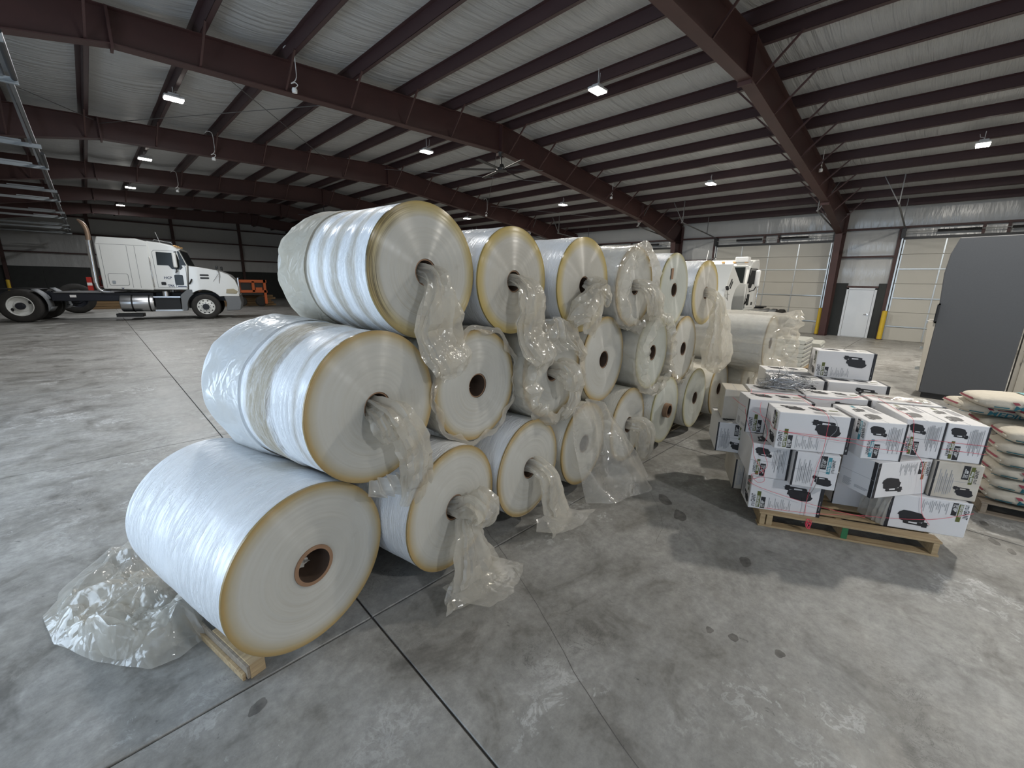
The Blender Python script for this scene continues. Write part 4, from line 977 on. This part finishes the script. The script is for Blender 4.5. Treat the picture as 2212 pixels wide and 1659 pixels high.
        ar = MB(); ar.tube([(5.4,o*(HW-.05),3.02),(5.36,o*(HW+.2),3.0)],.018,6); ar.tube([(5.35,o*(HW+.22),2.35),(5.36,o*(HW+.15),2.18),(5.28,o*(HW-.04),2.12)],.02,6); ar.build('mirror_arm', M['black'], t, smooth=50)
        MB().tube([(4.44,o*(HW+.03),2.75),(4.44,o*(HW+.05),2.6),(4.45,o*(HW+.05),1.6),(4.45,o*(HW+.03),1.46)],.02,8).build('grab_bar', M['chrome'], t, smooth=50)
        MB().tube([(5.72,o*(HW-.02),1.62),(5.8,o*(HW+.06),1.75),(5.84,o*(HW+.06),1.85)],.03,6).build('hood_latch', M['black'], t)
        # steps, tank, boxes
        MB().box(4.33,5.30,o*(HW-.05)-.03,o*(HW-.05)+.03,1.0,1.06).build('upper_step', M['alu'], t); MB().box(4.33,5.34,o*(HW-.05)-.05,o*(HW-.05)+.05,.40,.46).build('lower_step', M['alu'], t)
        MB().box(4.36,5.26,o*(HW-.3)-.2,o*(HW-.3)+.2,.47,.99).build('battery_box', M['black'], t)
        tk = MB(); tk.lathe([(.001,3.13),(.36,3.13),(.385,3.16),(.385,4.26),(.36,4.30),(.001,4.30)], (0,o*(HW-.40),.75), 'x', 32); tk = tk.build('fuel_tank', M['alu'], t, smooth=35)
        for s in (3.55, 4.15): MB().lathe([(.388,s-.03),(.394,s-.03),(.394,s+.03),(.388,s+.03)], (0,o*(HW-.40),.75), 'x', 32).build('tank_strap', M['black'], tk)
        MB().lathe([(.001,1.28),(.12,1.27),(.13,1.1),(.13,1.05)], (4.75,o*(HW-.25),0), 'z', 16).build('air_filter', M['alu'], t, smooth=40)
        if sleeper:
            sideplate('locker_seal', rr_poly(2.945,3.615,1.515,2.025,.08), o, .006, M['truckgrey'], y=HW)
            sideplate('locker_door', rr_poly(2.96,3.60,1.53,2.01,.07), o, .012, M['truckwhite'], y=HW)
            sideplate('locker_latch', rr_poly(3.05,3.17,1.58,1.72,.03), o, .02, M['galv'], y=HW)
            sideplate('vent_panel', rr_poly(3.12,3.25,2.72,3.05,.05), o, .008, M['truckwhite'], y=HW)
            for x in (2.86, 3.72, 3.98): MB().box(x-.006,x+.006,o*HW-.003,o*HW+.003,1.42,3.2).build('seam', M['truckgrey'], t)
            MB().box(2.76,4.4,o*HW-.003,o*HW+.003,3.22,3.232).build('seam', M['truckgrey'], t)
            if o > 0: continue
            e = MB(); e.tube(catmull([(2.86,o*.95,1.24),(2.64,o*.99,1.26),(2.52,o*1.02,1.38),(2.49,o*1.02,1.62)], 12), .075, 14); e.build('exhaust_elbow', M['alu'], t, smooth=50)
            MB().cyl((2.49,o*1.02,1.62),(2.52,o*1.02,3.36),.10,18).build('exhaust_shield', M['chrome'], t, smooth=40)
            e = MB(); e.tube(catmull([(2.52,o*1.02,3.36),(2.53,o*1.02,3.6),(2.51,o*1.02,3.82),(2.44,o*1.02,4.0),(2.30,o*1.02,4.16)], 14), [.085]*9+[.08,.075,.065,.05,.03], 14); e.build('exhaust_tip', M['rust'], t, smooth=50)
    # roof furniture
    if hood_open: MB().box(5.15,5.5,.5,1.0,3.3,3.5).build('roof_beacon_box', M['white'], t, bevel=.03)
    MB().tube([(4.55,-.6,3.47),(4.6,-.6,3.55),(5.2,-.6,3.45),(5.25,-.6,3.38)],.02,6).build('air_horn', M['chrome'], t, smooth=50)
    MB().tube([(4.85,-.9,3.40),(4.74,-.9,3.85)],.007,5).build('antenna', M['white'], t)
    for y in (-.9,-.45,0,.45,.9): MB().box(5.30,5.40,y-.06,y+.06,3.27,3.33).build('marker_light', M['amber'], t, bevel=.01)
    MB().box(5.30,5.55,-1.05,1.05,3.12,3.16).build('visor', M['truckwhite'], t, bevel=.01)
    # hoses behind the sleeper
    q = MB(); 
    for k in range(4): q.tube(catmull([(2.6,-.3+.2*k,2.0),(2.3,-.35+.2*k,1.7),(2.35,-.3+.2*k,1.45),(2.6,-.25+.2*k,1.4)], 12), .02, 6)
    q.build('air_hose', M['red'], t, smooth=60)
    MB().box(2.2,2.36,-1.05,-.95,1.3,1.85).build('reflector_board', M['red'], t); MB().box(2.2,2.36,-1.055,-1.05,1.5,1.62).build('reflector_stripe', M['white'], t)
    if letters:
        l = MB(); yy = -HW+.03-.006-.0
        l.text('HCP', .15, (4.82,-HW+.022,1.83), (1,0,0), (0,0,1)); l.text('TRK 1', .15, (4.92,-HW+.022,1.48), (1,0,0), (0,0,1), width=.32); l.box(5.28,5.6,-HW+.0225,-HW+.024,1.49,1.525)
        l.build('door_lettering', M['navy'], t)
        MB().poly([(3.30,-HW-.002,1.42),(3.42,-HW-.002,1.42),(3.36,-HW-.002,1.37)]).build('decal', M['navy'], t)
        MB().box(1.55,1.75,-.952,-.95,1.0,1.1).build('sticker', M['label'], t)
        MB().box(2.95,3.85,-1.15,-.6,.16,.30).build('step_plate', M['black'], t)
    return t
A0, B0 = Vector((-2.2,26.1,0)), Vector((3.77,24.5,0)); dv = (B0-A0).normalized(); nv_ = Vector((-dv.y, dv.x, 0))
tractor('white sleeper tractor unit seen side-on at the far left', tuple(A0+nv_*1.18), math.atan2(dv.y, dv.x))
h2 = radians(180.8)
tractor('white truck with its hood tilted open behind the roll stack', (21.5, 6.02, 0), h2, .87, False, radians(52), False, .6, True)
# orange machine and lumber along the far wall
om = thing('orange_machine', 'orange steel machine parked behind the tractor unit nose', 'machine', (6.9,33.2,0))
for (a, b, c, d, e_, f) in ((0,1.9,0,.12,1.62,1.8), (0,1.9,0,.12,.95,1.12), (0,.15,0,.12,.2,1.7), (1.7,1.85,0,.12,.2,1.8), (1.0,1.15,0,.12,1.0,1.7)): MB().box(a,b,c,d,e_,f).build('frame_bar', M['orange'], om)
MB().box(.1,1.8,.12,1.2,.75,1.75).build('machine_body', M['black'], om, bevel=.04)
MB().box(1.2,1.6,-.02,0,1.05,1.3).build('panel', M['orange'], om)
for x in (.3, 1.5): MB().lathe([(.001,.0),(.3,.0),(.34,.05),(.34,.2),(.001,.2)], (x,.1,.36), 'y', 20).build('wheel', M['rubber'], om, smooth=40)
for n, (x0, x1, y, zb) in enumerate([(-1.0,4.6,34.2,0), (4.9,9.6,34.4,0)]):
    for k in range(4 if n == 0 else 5):
        o = MB().box(x0+.1*(k % 2), x1-.15*(k % 3), y, y+.5, zb+k*.15, zb+k*.15+.14).build('lumber_beam', M['lumber'], bevel=.01)
        tag(o, ['brown timber beam in the low pile behind the tractor unit chassis', 'brown timber beam in the pile right of the tractor unit nose'][n]+', layer %s from the floor' % ['one','two','three','four','five'][k], 'beam', 'timber piles by the far wall')
t = thing('spare_wheel', 'dark spare wheel standing behind the frame rails of the tractor unit', 'wheel', (-.55,31.2,0)); wheel(t, 0, 0, .74, .34, -1, 'rear', 'chassis')

# ================================================================== PUMP CARTONS
PA = math.atan2(-.896, .444)
PP0 = Vector((3.80,.77,0)); PU = Vector((cos(PA), sin(PA), 0)); PV = Vector((-sin(PA), cos(PA), 0))
def pl(u, v, z=0): p = PP0+PU*u+PV*v; return (p.x, p.y, z)
pallet('wooden_pallet', 'pine pallet with a green-painted stringer end under the pump cartons', pl(0,0), PA, 1.24, 1.05, .13, green=True)
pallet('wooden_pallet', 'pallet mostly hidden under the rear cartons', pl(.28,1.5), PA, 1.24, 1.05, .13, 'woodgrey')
SIL = [[(.16,.34),(.18,.62),(.26,.70),(.78,.72),(.90,.66),(.95,.34),(1.0,.32),(.96,.14),(.84,0),(.66,0),(.30,.10),(.22,.32)],
       [(.06,.66),(.06,.98),(.22,.98),(.22,.92),(.72,.88),(.78,.84),(.78,.72),(.62,.72),(.62,.80),(.36,.82),(.36,.70),(.22,.72),(.2,.62)], [(0,.82),(.06,.78),(.06,.86)]]
BM = ['box','ink','inkgrey','olive','teal','brownink','white']
def on_face(mb, o, ex, ey, w, h, lay, acc, word, flip):
    o, ex, ey = Vector(o), Vector(ex), Vector(ey); n = ex.cross(ey)
    if flip: o = o+ex*w+ey*h; ex, ey = -ex, -ey
    e = [.0012]
    def q(x0, x1, y0, y1, m):
        b = o+n*e[0]; mb.add([b+ex*x0+ey*y0, b+ex*x1+ey*y0, b+ex*x1+ey*y1, b+ex*x0+ey*y1], [(0,1,2,3)], m)
    def poly(pts, m): mb.poly([o+n*e[0]+ex*a+ey*b for a, b in pts], m)
    def pump(x0, x1, y0, y1, sh=1):
        for s in SIL: poly([(lerp(x0, x1, a), lerp(y0, y1, b)) for a, b in s], sh)
    def vtext(t, x, y, size, width, m): mb.text(t, size, o+n*(e[0]+.0006)+ex*x+ey*y, ey, -ex, m, width)
    def lines(x0, x1, y0, y1, cols, vert=True):
        for c in range(cols):
            if vert:
                xa = lerp(x0, x1, c/cols)
                for k in range(3): q(xa+k*.011, xa+k*.011+.0045, y0+.01*((c+k) % 3), y1-.03*((c*2+k) % 3), 2)
            else:
                ya = lerp(y0, y1, c/cols); q(x0, lerp(x0, x1, .8+.2*((c*7) % 3)/2), ya, ya+.004, 2)
    A = {'olive':3, 'teal':4, 'brown':5}[acc]
    if lay == 'side':
        vtext('LITTLE', .086*w, .06*h, .03, .12*h, 1); vtext('GIANT', .086*w, .20*h, .045, .27*h, 1)
        q(.105*w,.158*w,.06*h,.56*h,A); vtext(word, .143*w, .08*h, .036, .34*h, 6)
        q(.168*w,.232*w,.04*h,.40*h,1); vtext('TSW Series', .194*w, .07*h, .022, .22*h, 6); vtext('1/2 HP', .222*w, .07*h, .030, .2*h, 6)
        lines(.28*w,.60*w,.06*h,.40*h,5); pump(.44*w,.86*w,.44*h,.88*h); q(.945*w,w-.002,.002,h-.002,1); q(.966*w,.974*w,.22*h,.5*h,2); poly([(.97*w,.08*h),(.982*w,.12*h),(.97*w,.16*h),(.958*w,.12*h)], 6)
    elif lay == 'end':
        q(0,w,.498*h,.506*h,2); vtext('LITTLE', .90*w, .50*h, .022, .12*h, 1); vtext('GIANT', .90*w, .64*h, .03, .24*h, 1)
        q(.74*w,.82*w,.46*h,.94*h,A); vtext(word, .80*w, .52*h, .026, .3*h, 6); q(.58*w,.72*w,.58*h,.96*h,1); vtext('TSW Series', .64*w, .62*h, .016, .26*h, 6); vtext('1/2 HP', .70*w, .62*h, .022, .22*h, 6)
        pump(.45*w,.92*w,.10*h,.38*h); lines(.12*w,.42*w,.1*h,.8*h,4)
        q(0,.05*w,0,h,1)
    elif lay == 'plain':
        q(0,w,.498*h,.506*h,2); lines(.15*w,.4*w,.08*h,.3*h,8,False); lines(.5*w,.9*w,.12*h,.2*h,3,False); q(w-.03,w-.002,0,h,1)
    elif lay == 'top':
        pump(.12*w,.44*w,.36*h,.82*h); pump(.52*w,.74*w,.42*h,.78*h); lines(.5*w,.9*w,.1*h,.34*h,6,False); q(.945*w,w-.002,.002,h-.002,1); q(.78*w,.9*w,.5*h,.6*h,A)
def carton(label, u, v, z, yaw=0, L=.52, Wd=.28, H=.295, acc='olive', faces='sSeEt', flip=(), body='box', words=None, tilt=0):
    """(u, v) = centre of the footprint in pallet coordinates; faces: s/S front/back, e/E left/right, t top, p = plain end on the left"""
    t = thing('pump_carton', label, 'carton', pl(u, v, z), PA+radians(yaw), 'pump cartons')
    if tilt: t.rotation_euler = (0, radians(tilt), PA+radians(yaw))
    a, b = L/2, Wd/2; g = MB(); n = 4
    # card body with softly bowed, slightly dented panels
    P = []; sd = u*7+v*3+z*5
    g.box(-a,a,-b,b,0,H); bo = g.build('card_body', M[body], t, bevel=.006)
    # flap seams on the ends and top
    MB().box(-a-.0008,a+.0008,-.0015,.0015,H-.001,H+.0008).build('flap_seam', M['inkgrey'], t)
    pr = MB(); word = words or {'olive':'Sump Pump','teal':'Sump Pump','brown':'Bomba De Sumidero'}[acc]
    F = {'s':((-a,-b,0),(1,0,0),(0,0,1),L,H,'side'), 'S':((a,b,0),(-1,0,0),(0,0,1),L,H,'side'), 'e':((-a,b,0),(0,-1,0),(0,0,1),Wd,H,'end'), 'E':((a,-b,0),(0,1,0),(0,0,1),Wd,H,'end'),
         't':((-a,-b,H),(1,0,0),(0,1,0),L,Wd,'top'), 'p':((-a,b,0),(0,-1,0),(0,0,1),Wd,H,'plain')}
    for f in faces:
        o, ex, ey, w, h, lay = F[f]; on_face(pr, o, ex, ey, w, h, lay, acc, word, f in flip)
    pr.build('printing', [M[k] for k in BM], t)
    return t
H1, H2, H3 = .13, .427, .724
# near pallet, bottom layer
carton('white pump carton at the front left corner of the pine pallet, bottom layer', .18,.20,H1,2, L=.54, faces='set', words='Pompe De Puisard')
carton('white pump carton set back in shadow in the middle of the bottom layer', .79,.66,H1,-90, faces='sep')
carton('white pump carton at the right front of the bottom layer, beside bunched clear film', 1.17,.27,H1,1, L=.52, acc='olive', faces='set', flip=('s',), words='Bomba De Sumidero')
carton('soiled carton in the back left of the bottom layer', -.02,.66,H1,90, faces='se', body='boxdirty')
carton('white carton in the back right of the bottom layer', 1.2,.8,H1,0, faces='st')
# second layer
carton('white pump carton end-on at the left of the second layer', .02,.31,H2,90, faces='Eset', flip=('e',), L=.52, Wd=.29)
carton('teal-banded pump carton in the second layer with a water stain', .325,.24,H2,90, faces='est', acc='teal', L=.52, Wd=.31)
carton('pump carton turned askew in the second layer with a blank left end', .86,.19,H2,30, faces='spt', acc='brown', flip=('s',), L=.52)
carton('plain buff carton at the right of the second layer', 1.31,.42,H2,90, faces='e', body='boxdirty', L=.5, Wd=.29)
carton('pump carton sticking out at the far left of the pallet', -.2,.82,H2,90, faces='Eest', L=.52, Wd=.26)
carton('white carton in the middle of the second layer, mostly hidden', .55,.78,H2,0, faces='st')
carton('white carton at the back right of the second layer', 1.15,.80,H2,0, faces='st')
# third layer
carton('white pump carton at the front of the top layer, tied with pink twine', .26,.145,H3,5, faces='set', L=.52, H=.31)
carton('white pump carton behind the front one with a blank left side', .10,.50,H3,8, faces='spt', L=.52, H=.31)
carton('soiled grey carton at the back left of the top layer', -.19,.84,H3,90, faces='', body='boxdirty', L=.3, Wd=.2, H=.30)
carton('teal-banded pump carton with a torn corner in the top layer', .70,.27,H3,98, faces='eSst', acc='teal', flip=('e','S','s'), L=.52, Wd=.27, H=.30)
carton('pump carton third from the right in the top layer with an upside-down print', 1.06,.46,H3,90, faces='est', flip=('e',), L=.52, Wd=.25, H=.30)
carton('pump carton at the right end of the top layer with a black top edge', 1.315,.46,H3,90, faces='est', flip=('e',), L=.52, Wd=.25, H=.30)
carton('white carton under the wire tangle at the back of the top layer', .17,.90,H3,0, L=.46, faces='t', H=.30)
carton('pump carton lying at the back of the top layer under twine', .66,.90,H3,2, faces='st', L=.52, H=.30)
carton('pump carton at the back right of the top layer with a film scrap', 1.20,.91,H3,-2, faces='st', L=.52, H=.30)
# rear pallet
for k, (u, v) in enumerate([(.56,1.70), (1.12,1.70), (.60,2.2), (1.14,2.2)]):
    for z_, nm in ((.13,'bottom'), (.427,'middle'), (.724,'top')):
        carton('white carton in the %s layer of the rear pallet, %s' % (nm, ['front left','front right','back left','back right'][k]), u, v, z_, [1,-2,3,-1][k], L=.54, Wd=.30, faces='st' if nm == 'top' else 's')
carton('single upright pump carton standing on top of the rear stack', 1.05,1.93,1.021,-3, L=.54, Wd=.26, H=.30, faces='set')

# clear film bunched between bottom cartons and on the top layer
def film_patch(label, rows, seed, **k):
    o = sheet(None, 'film_scrap', rows, seed, M['polyclear'], **k); tag(o, label, 'plastic film'); return o
film_patch('bunched clear film on the end of the right bottom carton', [[Vector(pl(.80,.30,.14)), Vector(pl(.84,.16,.15)), Vector(pl(.9,.10,.14))], [Vector(pl(.80,.30,.24)), Vector(pl(.85,.15,.26)), Vector(pl(.9,.09,.25))], [Vector(pl(.84,.30,.40)), Vector(pl(.88,.17,.41)), Vector(pl(.92,.10,.40))]], 3, nu=24, nv=24, crump=.012)
film_patch('shiny scrap of clear film on the back of the top layer', [[Vector(pl(.95,1.04,1.035)), Vector(pl(1.2,1.0,1.045)), Vector(pl(1.42,1.02,1.035))], [Vector(pl(.98,.94,1.04)), Vector(pl(1.2,.9,1.05)), Vector(pl(1.40,.9,1.04))], [Vector(pl(1.05,.82,1.035)), Vector(pl(1.2,.8,1.04)), Vector(pl(1.38,.82,1.035))]], 7, nu=24, nv=30, crump=.012)

# pink twine round the load
def twine(label, pts, r=.0015):
    o = MB().tube(catmull([pl(*p) for p in pts], len(pts)*8), r, 5).build('twine', M['pink'], smooth=80); tag(o, label, 'twine', 'pink twine on the cartons')
twine('pink twine running level round the front of the top layer', [(-.24,.56,.98),(-.165,.44,.94),(-.02,.16,.91),(.01,-.008,.88),(.27,-.018,.872),(.53,.008,.868),(.60,-.03,.88),(.74,-.022,.90),(.86,.0,.885),(.94,.19,.88),(1.2,.193,.875),(1.45,.194,.875)])
twine('second level strand of pink twine across the top layer', [(.01,-.01,.875),(.3,-.018,.855),(.53,.005,.84),(.62,-.03,.83),(.88,.0,.82),(.95,.19,.815),(1.45,.19,.81)])
twine('pink twine running vertically over the front carton to the pallet', [(.30,.62,1.042),(.31,.3,1.041),(.34,.0,1.037),(.35,-.02,.9),(.35,-.02,.75),(.33,-.03,.62),(.32,-.032,.48),(.33,.04,.3),(.34,.045,.15)])
twine('pink twine crossing diagonally over the left cartons', [(-.06,.72,1.04),(-.12,.40,1.0),(-.15,.38,.9),(-.13,.04,.735),(-.10,.038,.6),(-.01,.03,.47),(-.06,.03,.42),(-.11,.05,.38),(.0,.04,.33),(.4,.04,.25),(.75,.05,.21)])
twine('loose loop of pink twine on the left end', [(.02,.55,1.04),(-.08,.20,.98),(-.04,.03,.85),(-.05,.02,.70),(.0,.025,.55),(-.05,.025,.47),(-.1,.04,.44),(-.05,.03,.385),(.0,.035,.40),(-.01,.03,.45)])
twine('pink twine sagging low across the bottom cartons', [(-.05,.06,.14),(.3,.045,.165),(.46,.05,.18),(.75,.1,.2),(.92,.11,.21),(1.2,.122,.25),(1.44,.125,.35)])
twine('pink twine dropping over the right side of the load', [(1.0,.85,1.03),(.98,.5,1.028),(.97,.22,1.03),(.985,.19,.93),(1.0,.16,.80),(1.03,.08,.72),(1.07,.12,.6),(1.1,.12,.45),(1.13,.12,.3),(1.2,.122,.2)])
twine('pink twine across the carton tops', [(-.1,.55,1.04),(.2,.62,1.042),(.5,.55,1.04),(.75,.75,1.03),(1.0,.95,1.03),(1.3,.80,1.03)])
kn = MB()
for k in range(5): kn.tube(catmull([pl(.36+.02*cos(k*2+j*1.3), .0+.012*sin(k+j*2.1), .11-.05*(k % 2)*.6+.025*sin(j*1.7+k)) for j in range(6)], 24), .0026, 5)
tag(kn.build('twine_knot', M['pink'], smooth=80), 'knot of pink twine hanging at the front of the pine pallet', 'twine')
# tangle of steel wire on top
wt = MB(); c0 = Vector(pl(.26,.92,1.026))
for k in range(44):
    pts = []; a = random.uniform(0, 6.3); r = random.uniform(.05, .24)
    for j in range(7):
        a += random.uniform(.5, 1.4); rr = r*random.uniform(.6, 1.2)
        pts.append(c0+PU*(rr*cos(a)*1.1)+PV*(rr*sin(a)*.6)+Vector((0,0,abs(random.gauss(.06,.05))*(1.4-rr*3))))
    wt.tube(catmull(pts, 30), .0019, 4)
tag(wt.build('wire_tangle', M['wire'], smooth=80), 'tangle of loose steel wire on top of the cartons', 'wire')
tag(MB().tube(catmull([pl(.36,.02,1.04),pl(.40,-.012,1.0),pl(.41,-.016,.93),pl(.37,-.018,.85),pl(.36,-.02,.72),pl(.345,-.03,.55),pl(.34,-.034,.45),pl(.335,.04,.3),pl(.33,.046,.13)], 60), .0016, 5).build('wire', M['wire'], smooth=80), 'grey wire bent down the front carton', 'wire')

# ================================================================== SACKS
SA = math.atan2(-.978, .21)
SQ = Vector((5.57,-.59,0)); SE = Vector((cos(SA), sin(SA), 0)); SD = Vector((-sin(SA), cos(SA), 0))
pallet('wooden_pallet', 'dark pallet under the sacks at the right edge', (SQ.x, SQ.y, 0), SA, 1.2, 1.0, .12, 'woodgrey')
def sack_bag(label, e, d, z, yaw, L=.62, Wd=.42, H=.124, print_=True, seed=0.0, tilt=(0,0)):
    t = thing('sack', label, 'sack', tuple(SQ+SE*e+SD*d+Vector((0,0,z))), SA+radians(yaw), 'stacked sacks'); t.rotation_euler = (radians(tilt[0]), radians(tilt[1]), SA+radians(yaw))
    a, b, c = L/2, Wd/2, H/2; n = 4.6; P = []
    def sp(w, m): return math.copysign(abs(w)**m, w)
    for i in range(21):
        ph = -pi/2+pi*i/20; row = []
        for j in range(48):
            th = 2*pi*j/48; x = a*sp(cos(ph), 2/n)*sp(cos(th), 2/n); y = b*sp(cos(ph), 2/n)*sp(sin(th), 2/n); zz = c*sp(sin(ph), 2/2.6)
            w = 1+.05*nz(x*9+seed, y*9, zz*9)+.02*nz(x*25, y*25+seed, zz*25)
            row.append((x*w, y*w, c+zz*w*(1-.12*abs(x/a)**3)))
        P.append(row)
    body = MB().grid(P, wrap=True).build('sack_body', M['bag'], t, smooth=70)
    # printing wrapped on the long sides and the ends
    def yout(x, z): k = 1-abs(x/a)**n-abs(z/c)**2.4; return b*max(k, .02)**(1/n)*1.0
    for o in (-1, 1):
        p = MB()
        def put(pts, m): p.poly([(x*o*-1, o*(yout(x, z)*1.03+.006), c+z) for x, z in pts], m)
        def strip(x0, x1, z0, z1, m):
            for i in range(8): xa, xb = lerp(x0, x1, i/8), lerp(x0, x1, (i+1)/8); put([(xa,z0),(xb,z0),(xb,z1),(xa,z1)], m)
        if print_:
            strip(-.06*1, .26, .018, .030, 0)
            put([(-.14,.034),(-.10,.034),(-.085,.014),(-.12,.01)], 0)
            vs, fs = text_mesh('MEDIUM'); wmax = max(v[0] for v in vs)
            q = [(-.12+v[0]/wmax*.36, -.040+v[1]*.062) for v in vs]
            p.add([(x*o*-1, o*(yout(x, z)*1.03+.007), c+z) for x, z in q], fs, 1)
            strip(-.25,-.15,-.03,-.02,1)
        strip(-.28,.28,-.052,-.046,1)
        p.build('sack_print', [M['maroon'], M['tealtext']], t)
    for o in (-1, 1):
        p = MB()
        for i in range(6):
            ya, yb = lerp(-.12,.14,i/6), lerp(-.12,.14,(i+1)/6)
            f = lambda y, z: (o*(a*max(1-abs(y/b)**n-abs(z/c)**2.4, .02)**(1/n)*1.04+.004), y, c+z)
            p.add([f(ya,.01), f(yb,.01), f(yb,.025), f(ya,.025)], [(0,1,2,3)])
        p.build('sack_stripe', M['maroon'], t)
    # teal corner on the upper side
    p = MB(); g = lambda x, y: (x, y, c+c*max(1-(abs(x/a)**n+abs(y/b)**n), .01)**(1/2.4)*1.03+.005)
    Q = [[g(lerp(.02,.24,i/6), lerp(-.16,.14,j/6)) for j in range(7)] for i in range(7)]
    p.grid(Q).build('sack_print', M['bagteal'], t, smooth=80)
    MB().tube([(-a*.98,-b*.75,c),(-a*1.01,0,c+.004),(-a*.98,b*.75,c)],.007,6).build('stitched_end', M['bag'], t, smooth=60)
    return t
NM = ['lowest','second','third','fourth','fifth','sixth']
for k in range(6):
    sack_bag('printed sack in the front column, %s layer' % NM[k], .33+.02*(k % 2), .225+.012*(k % 3), .122+k*.113, [2,-3,1,3,-2,2][k], seed=k*2.1, print_=True)
    sack_bag('printed sack in the back column of the pallet, %s layer' % NM[k], .30+.02*((k+1) % 2), .66, .122+k*.113, [-2,2,0,-3,1,2][k], seed=k*3.3+1)
for k in range(3): sack_bag('printed sack at the right edge of the picture, %s layer' % NM[k], .98, .3, .122+k*.113, 2*k-2, seed=k+9.)
sack_bag('sagging sack on the left of the sack pile top', .10,.74,.80,12, seed=21., print_=True, tilt=(0,4))
sack_bag('topmost sack at the back of the pile with a teal corner', .24,.62,.90,6, L=.72, Wd=.46, H=.14, seed=24.)
sack_bag('sack slumped over the front top with a teal cap, reading medium', .52,.42,.84,8, L=.62, H=.135, seed=27.)
sack_bag('sack tilting down at the right of the pile top', .78,.25,.80,-35, L=.6, seed=29., tilt=(0,8))

# ================================================================== ENCLOSURE, DOOR, BOARDS
en = thing('grey_enclosure', 'tall dark grey enclosure standing on a black plinth at the right', 'cabinet', (11.1,-1.05,0))
prof = [(0,.10),(1.06,.10),(1.07,1.6),(1.12,2.32),(1.10,2.65),(1.03,2.93),(0,2.95)]
MB().prism([(0,a,b) for a, b in prof], (1.0,0,0)).build('casing', M['greypanel'], en, bevel=.015)
MB().box(.03,.95,0,1.02,0,.10).build('plinth', M['black'], en)
MB().prism([(-.004,1.06,.12),(-.004,1.10,.12),(-.004,1.17,1.45),(-.004,1.065,1.45)], (.95,0,0)).build('door_edge', M['beige'], en, bevel=.004)
hd_ = MB(); hd_.box(-.035,-.012,1.06,1.085,1.42,1.78); hd_.box(-.035,0,1.06,1.085,1.42,1.45); hd_.box(-.035,0,1.06,1.085,1.75,1.78); hd_.build('pull_handle', M['black'], en)
MB().box(-.008,0,1.085,1.10,1.44,1.76).build('handle_recess', M['black'], en)
for z in (.5, .9, 1.4): MB().box(.2,.3,1.08,1.19,z,z+.05).build('hinge', M['galv'], en)
of = struct(MB().box(11.35,11.5,-4.6,-1.10,0,2.9).build('wall_office', M['beige']))
d9 = struct(MB().box(11.30,11.36,-2.12,-1.10,0,2.1).build('door_15', M['beige']))
MB().box(11.275,11.31,-2.02,-1.16,.02,2.03).build('door_leaf', M['beige'], d9, bevel=.004)
for z0, z1 in ((.2,.85), (1.0,1.85)):
    MB().box(11.268,11.278,-1.92,-1.27,z0,z1).build('door_panel', M['beige'], d9, bevel=.006)
lv = MB(); lv.cyl((11.28,-1.22,1.02),(11.2,-1.22,1.02),.028,12); lv.tube([(11.2,-1.22,1.02),(11.195,-1.13,1.02)],.011,8); lv.build('lever_handle', M['chrome'], d9, smooth=40)
# grey panels stacked on the floor beyond the roll stack
def board_stack(x, y, rz, n, col, z0=.08):
    for k in range(n):
        g = MB(); w, d, h = 1.05-.02*(k % 2), .62, .098; z = z0+k*.104
        o = thing('fibre_panel', 'grey ribbed board in the %s stack, %s from the floor' % (col, ['first','second','third','fourth','fifth','sixth','seventh'][k]), 'panel', (x, y, z), rz, 'stacked grey panels')
        MB().prism([(0,0,0),(0,d,0),(0,d+.03,h*.55),(0,d,h),(0,0,h),(0,-.03,h*.55)], (w,0,0)).build('panel_body', M['greyboard'], o, bevel=.004)
        MB().box(.03,w-.03,-.025,-.02,h*.12,h*.4).build('panel_groove', M['inkgrey'], o)
    return
pallet('wooden_pallet', 'dark pallet under the near grey panel stack', (11.75,2.02,0), radians(92), .75, 1.0, .08, 'woodgrey')
board_stack(11.78, 2.1, radians(2), 7, 'nearer')
board_stack(12.95, 1.98, radians(4), 5, 'farther', .12)
pallet('wooden_pallet', 'pallet under the farther grey panel stack', (12.98,1.92,0), radians(92), .75, 1.0, .12, 'wood')
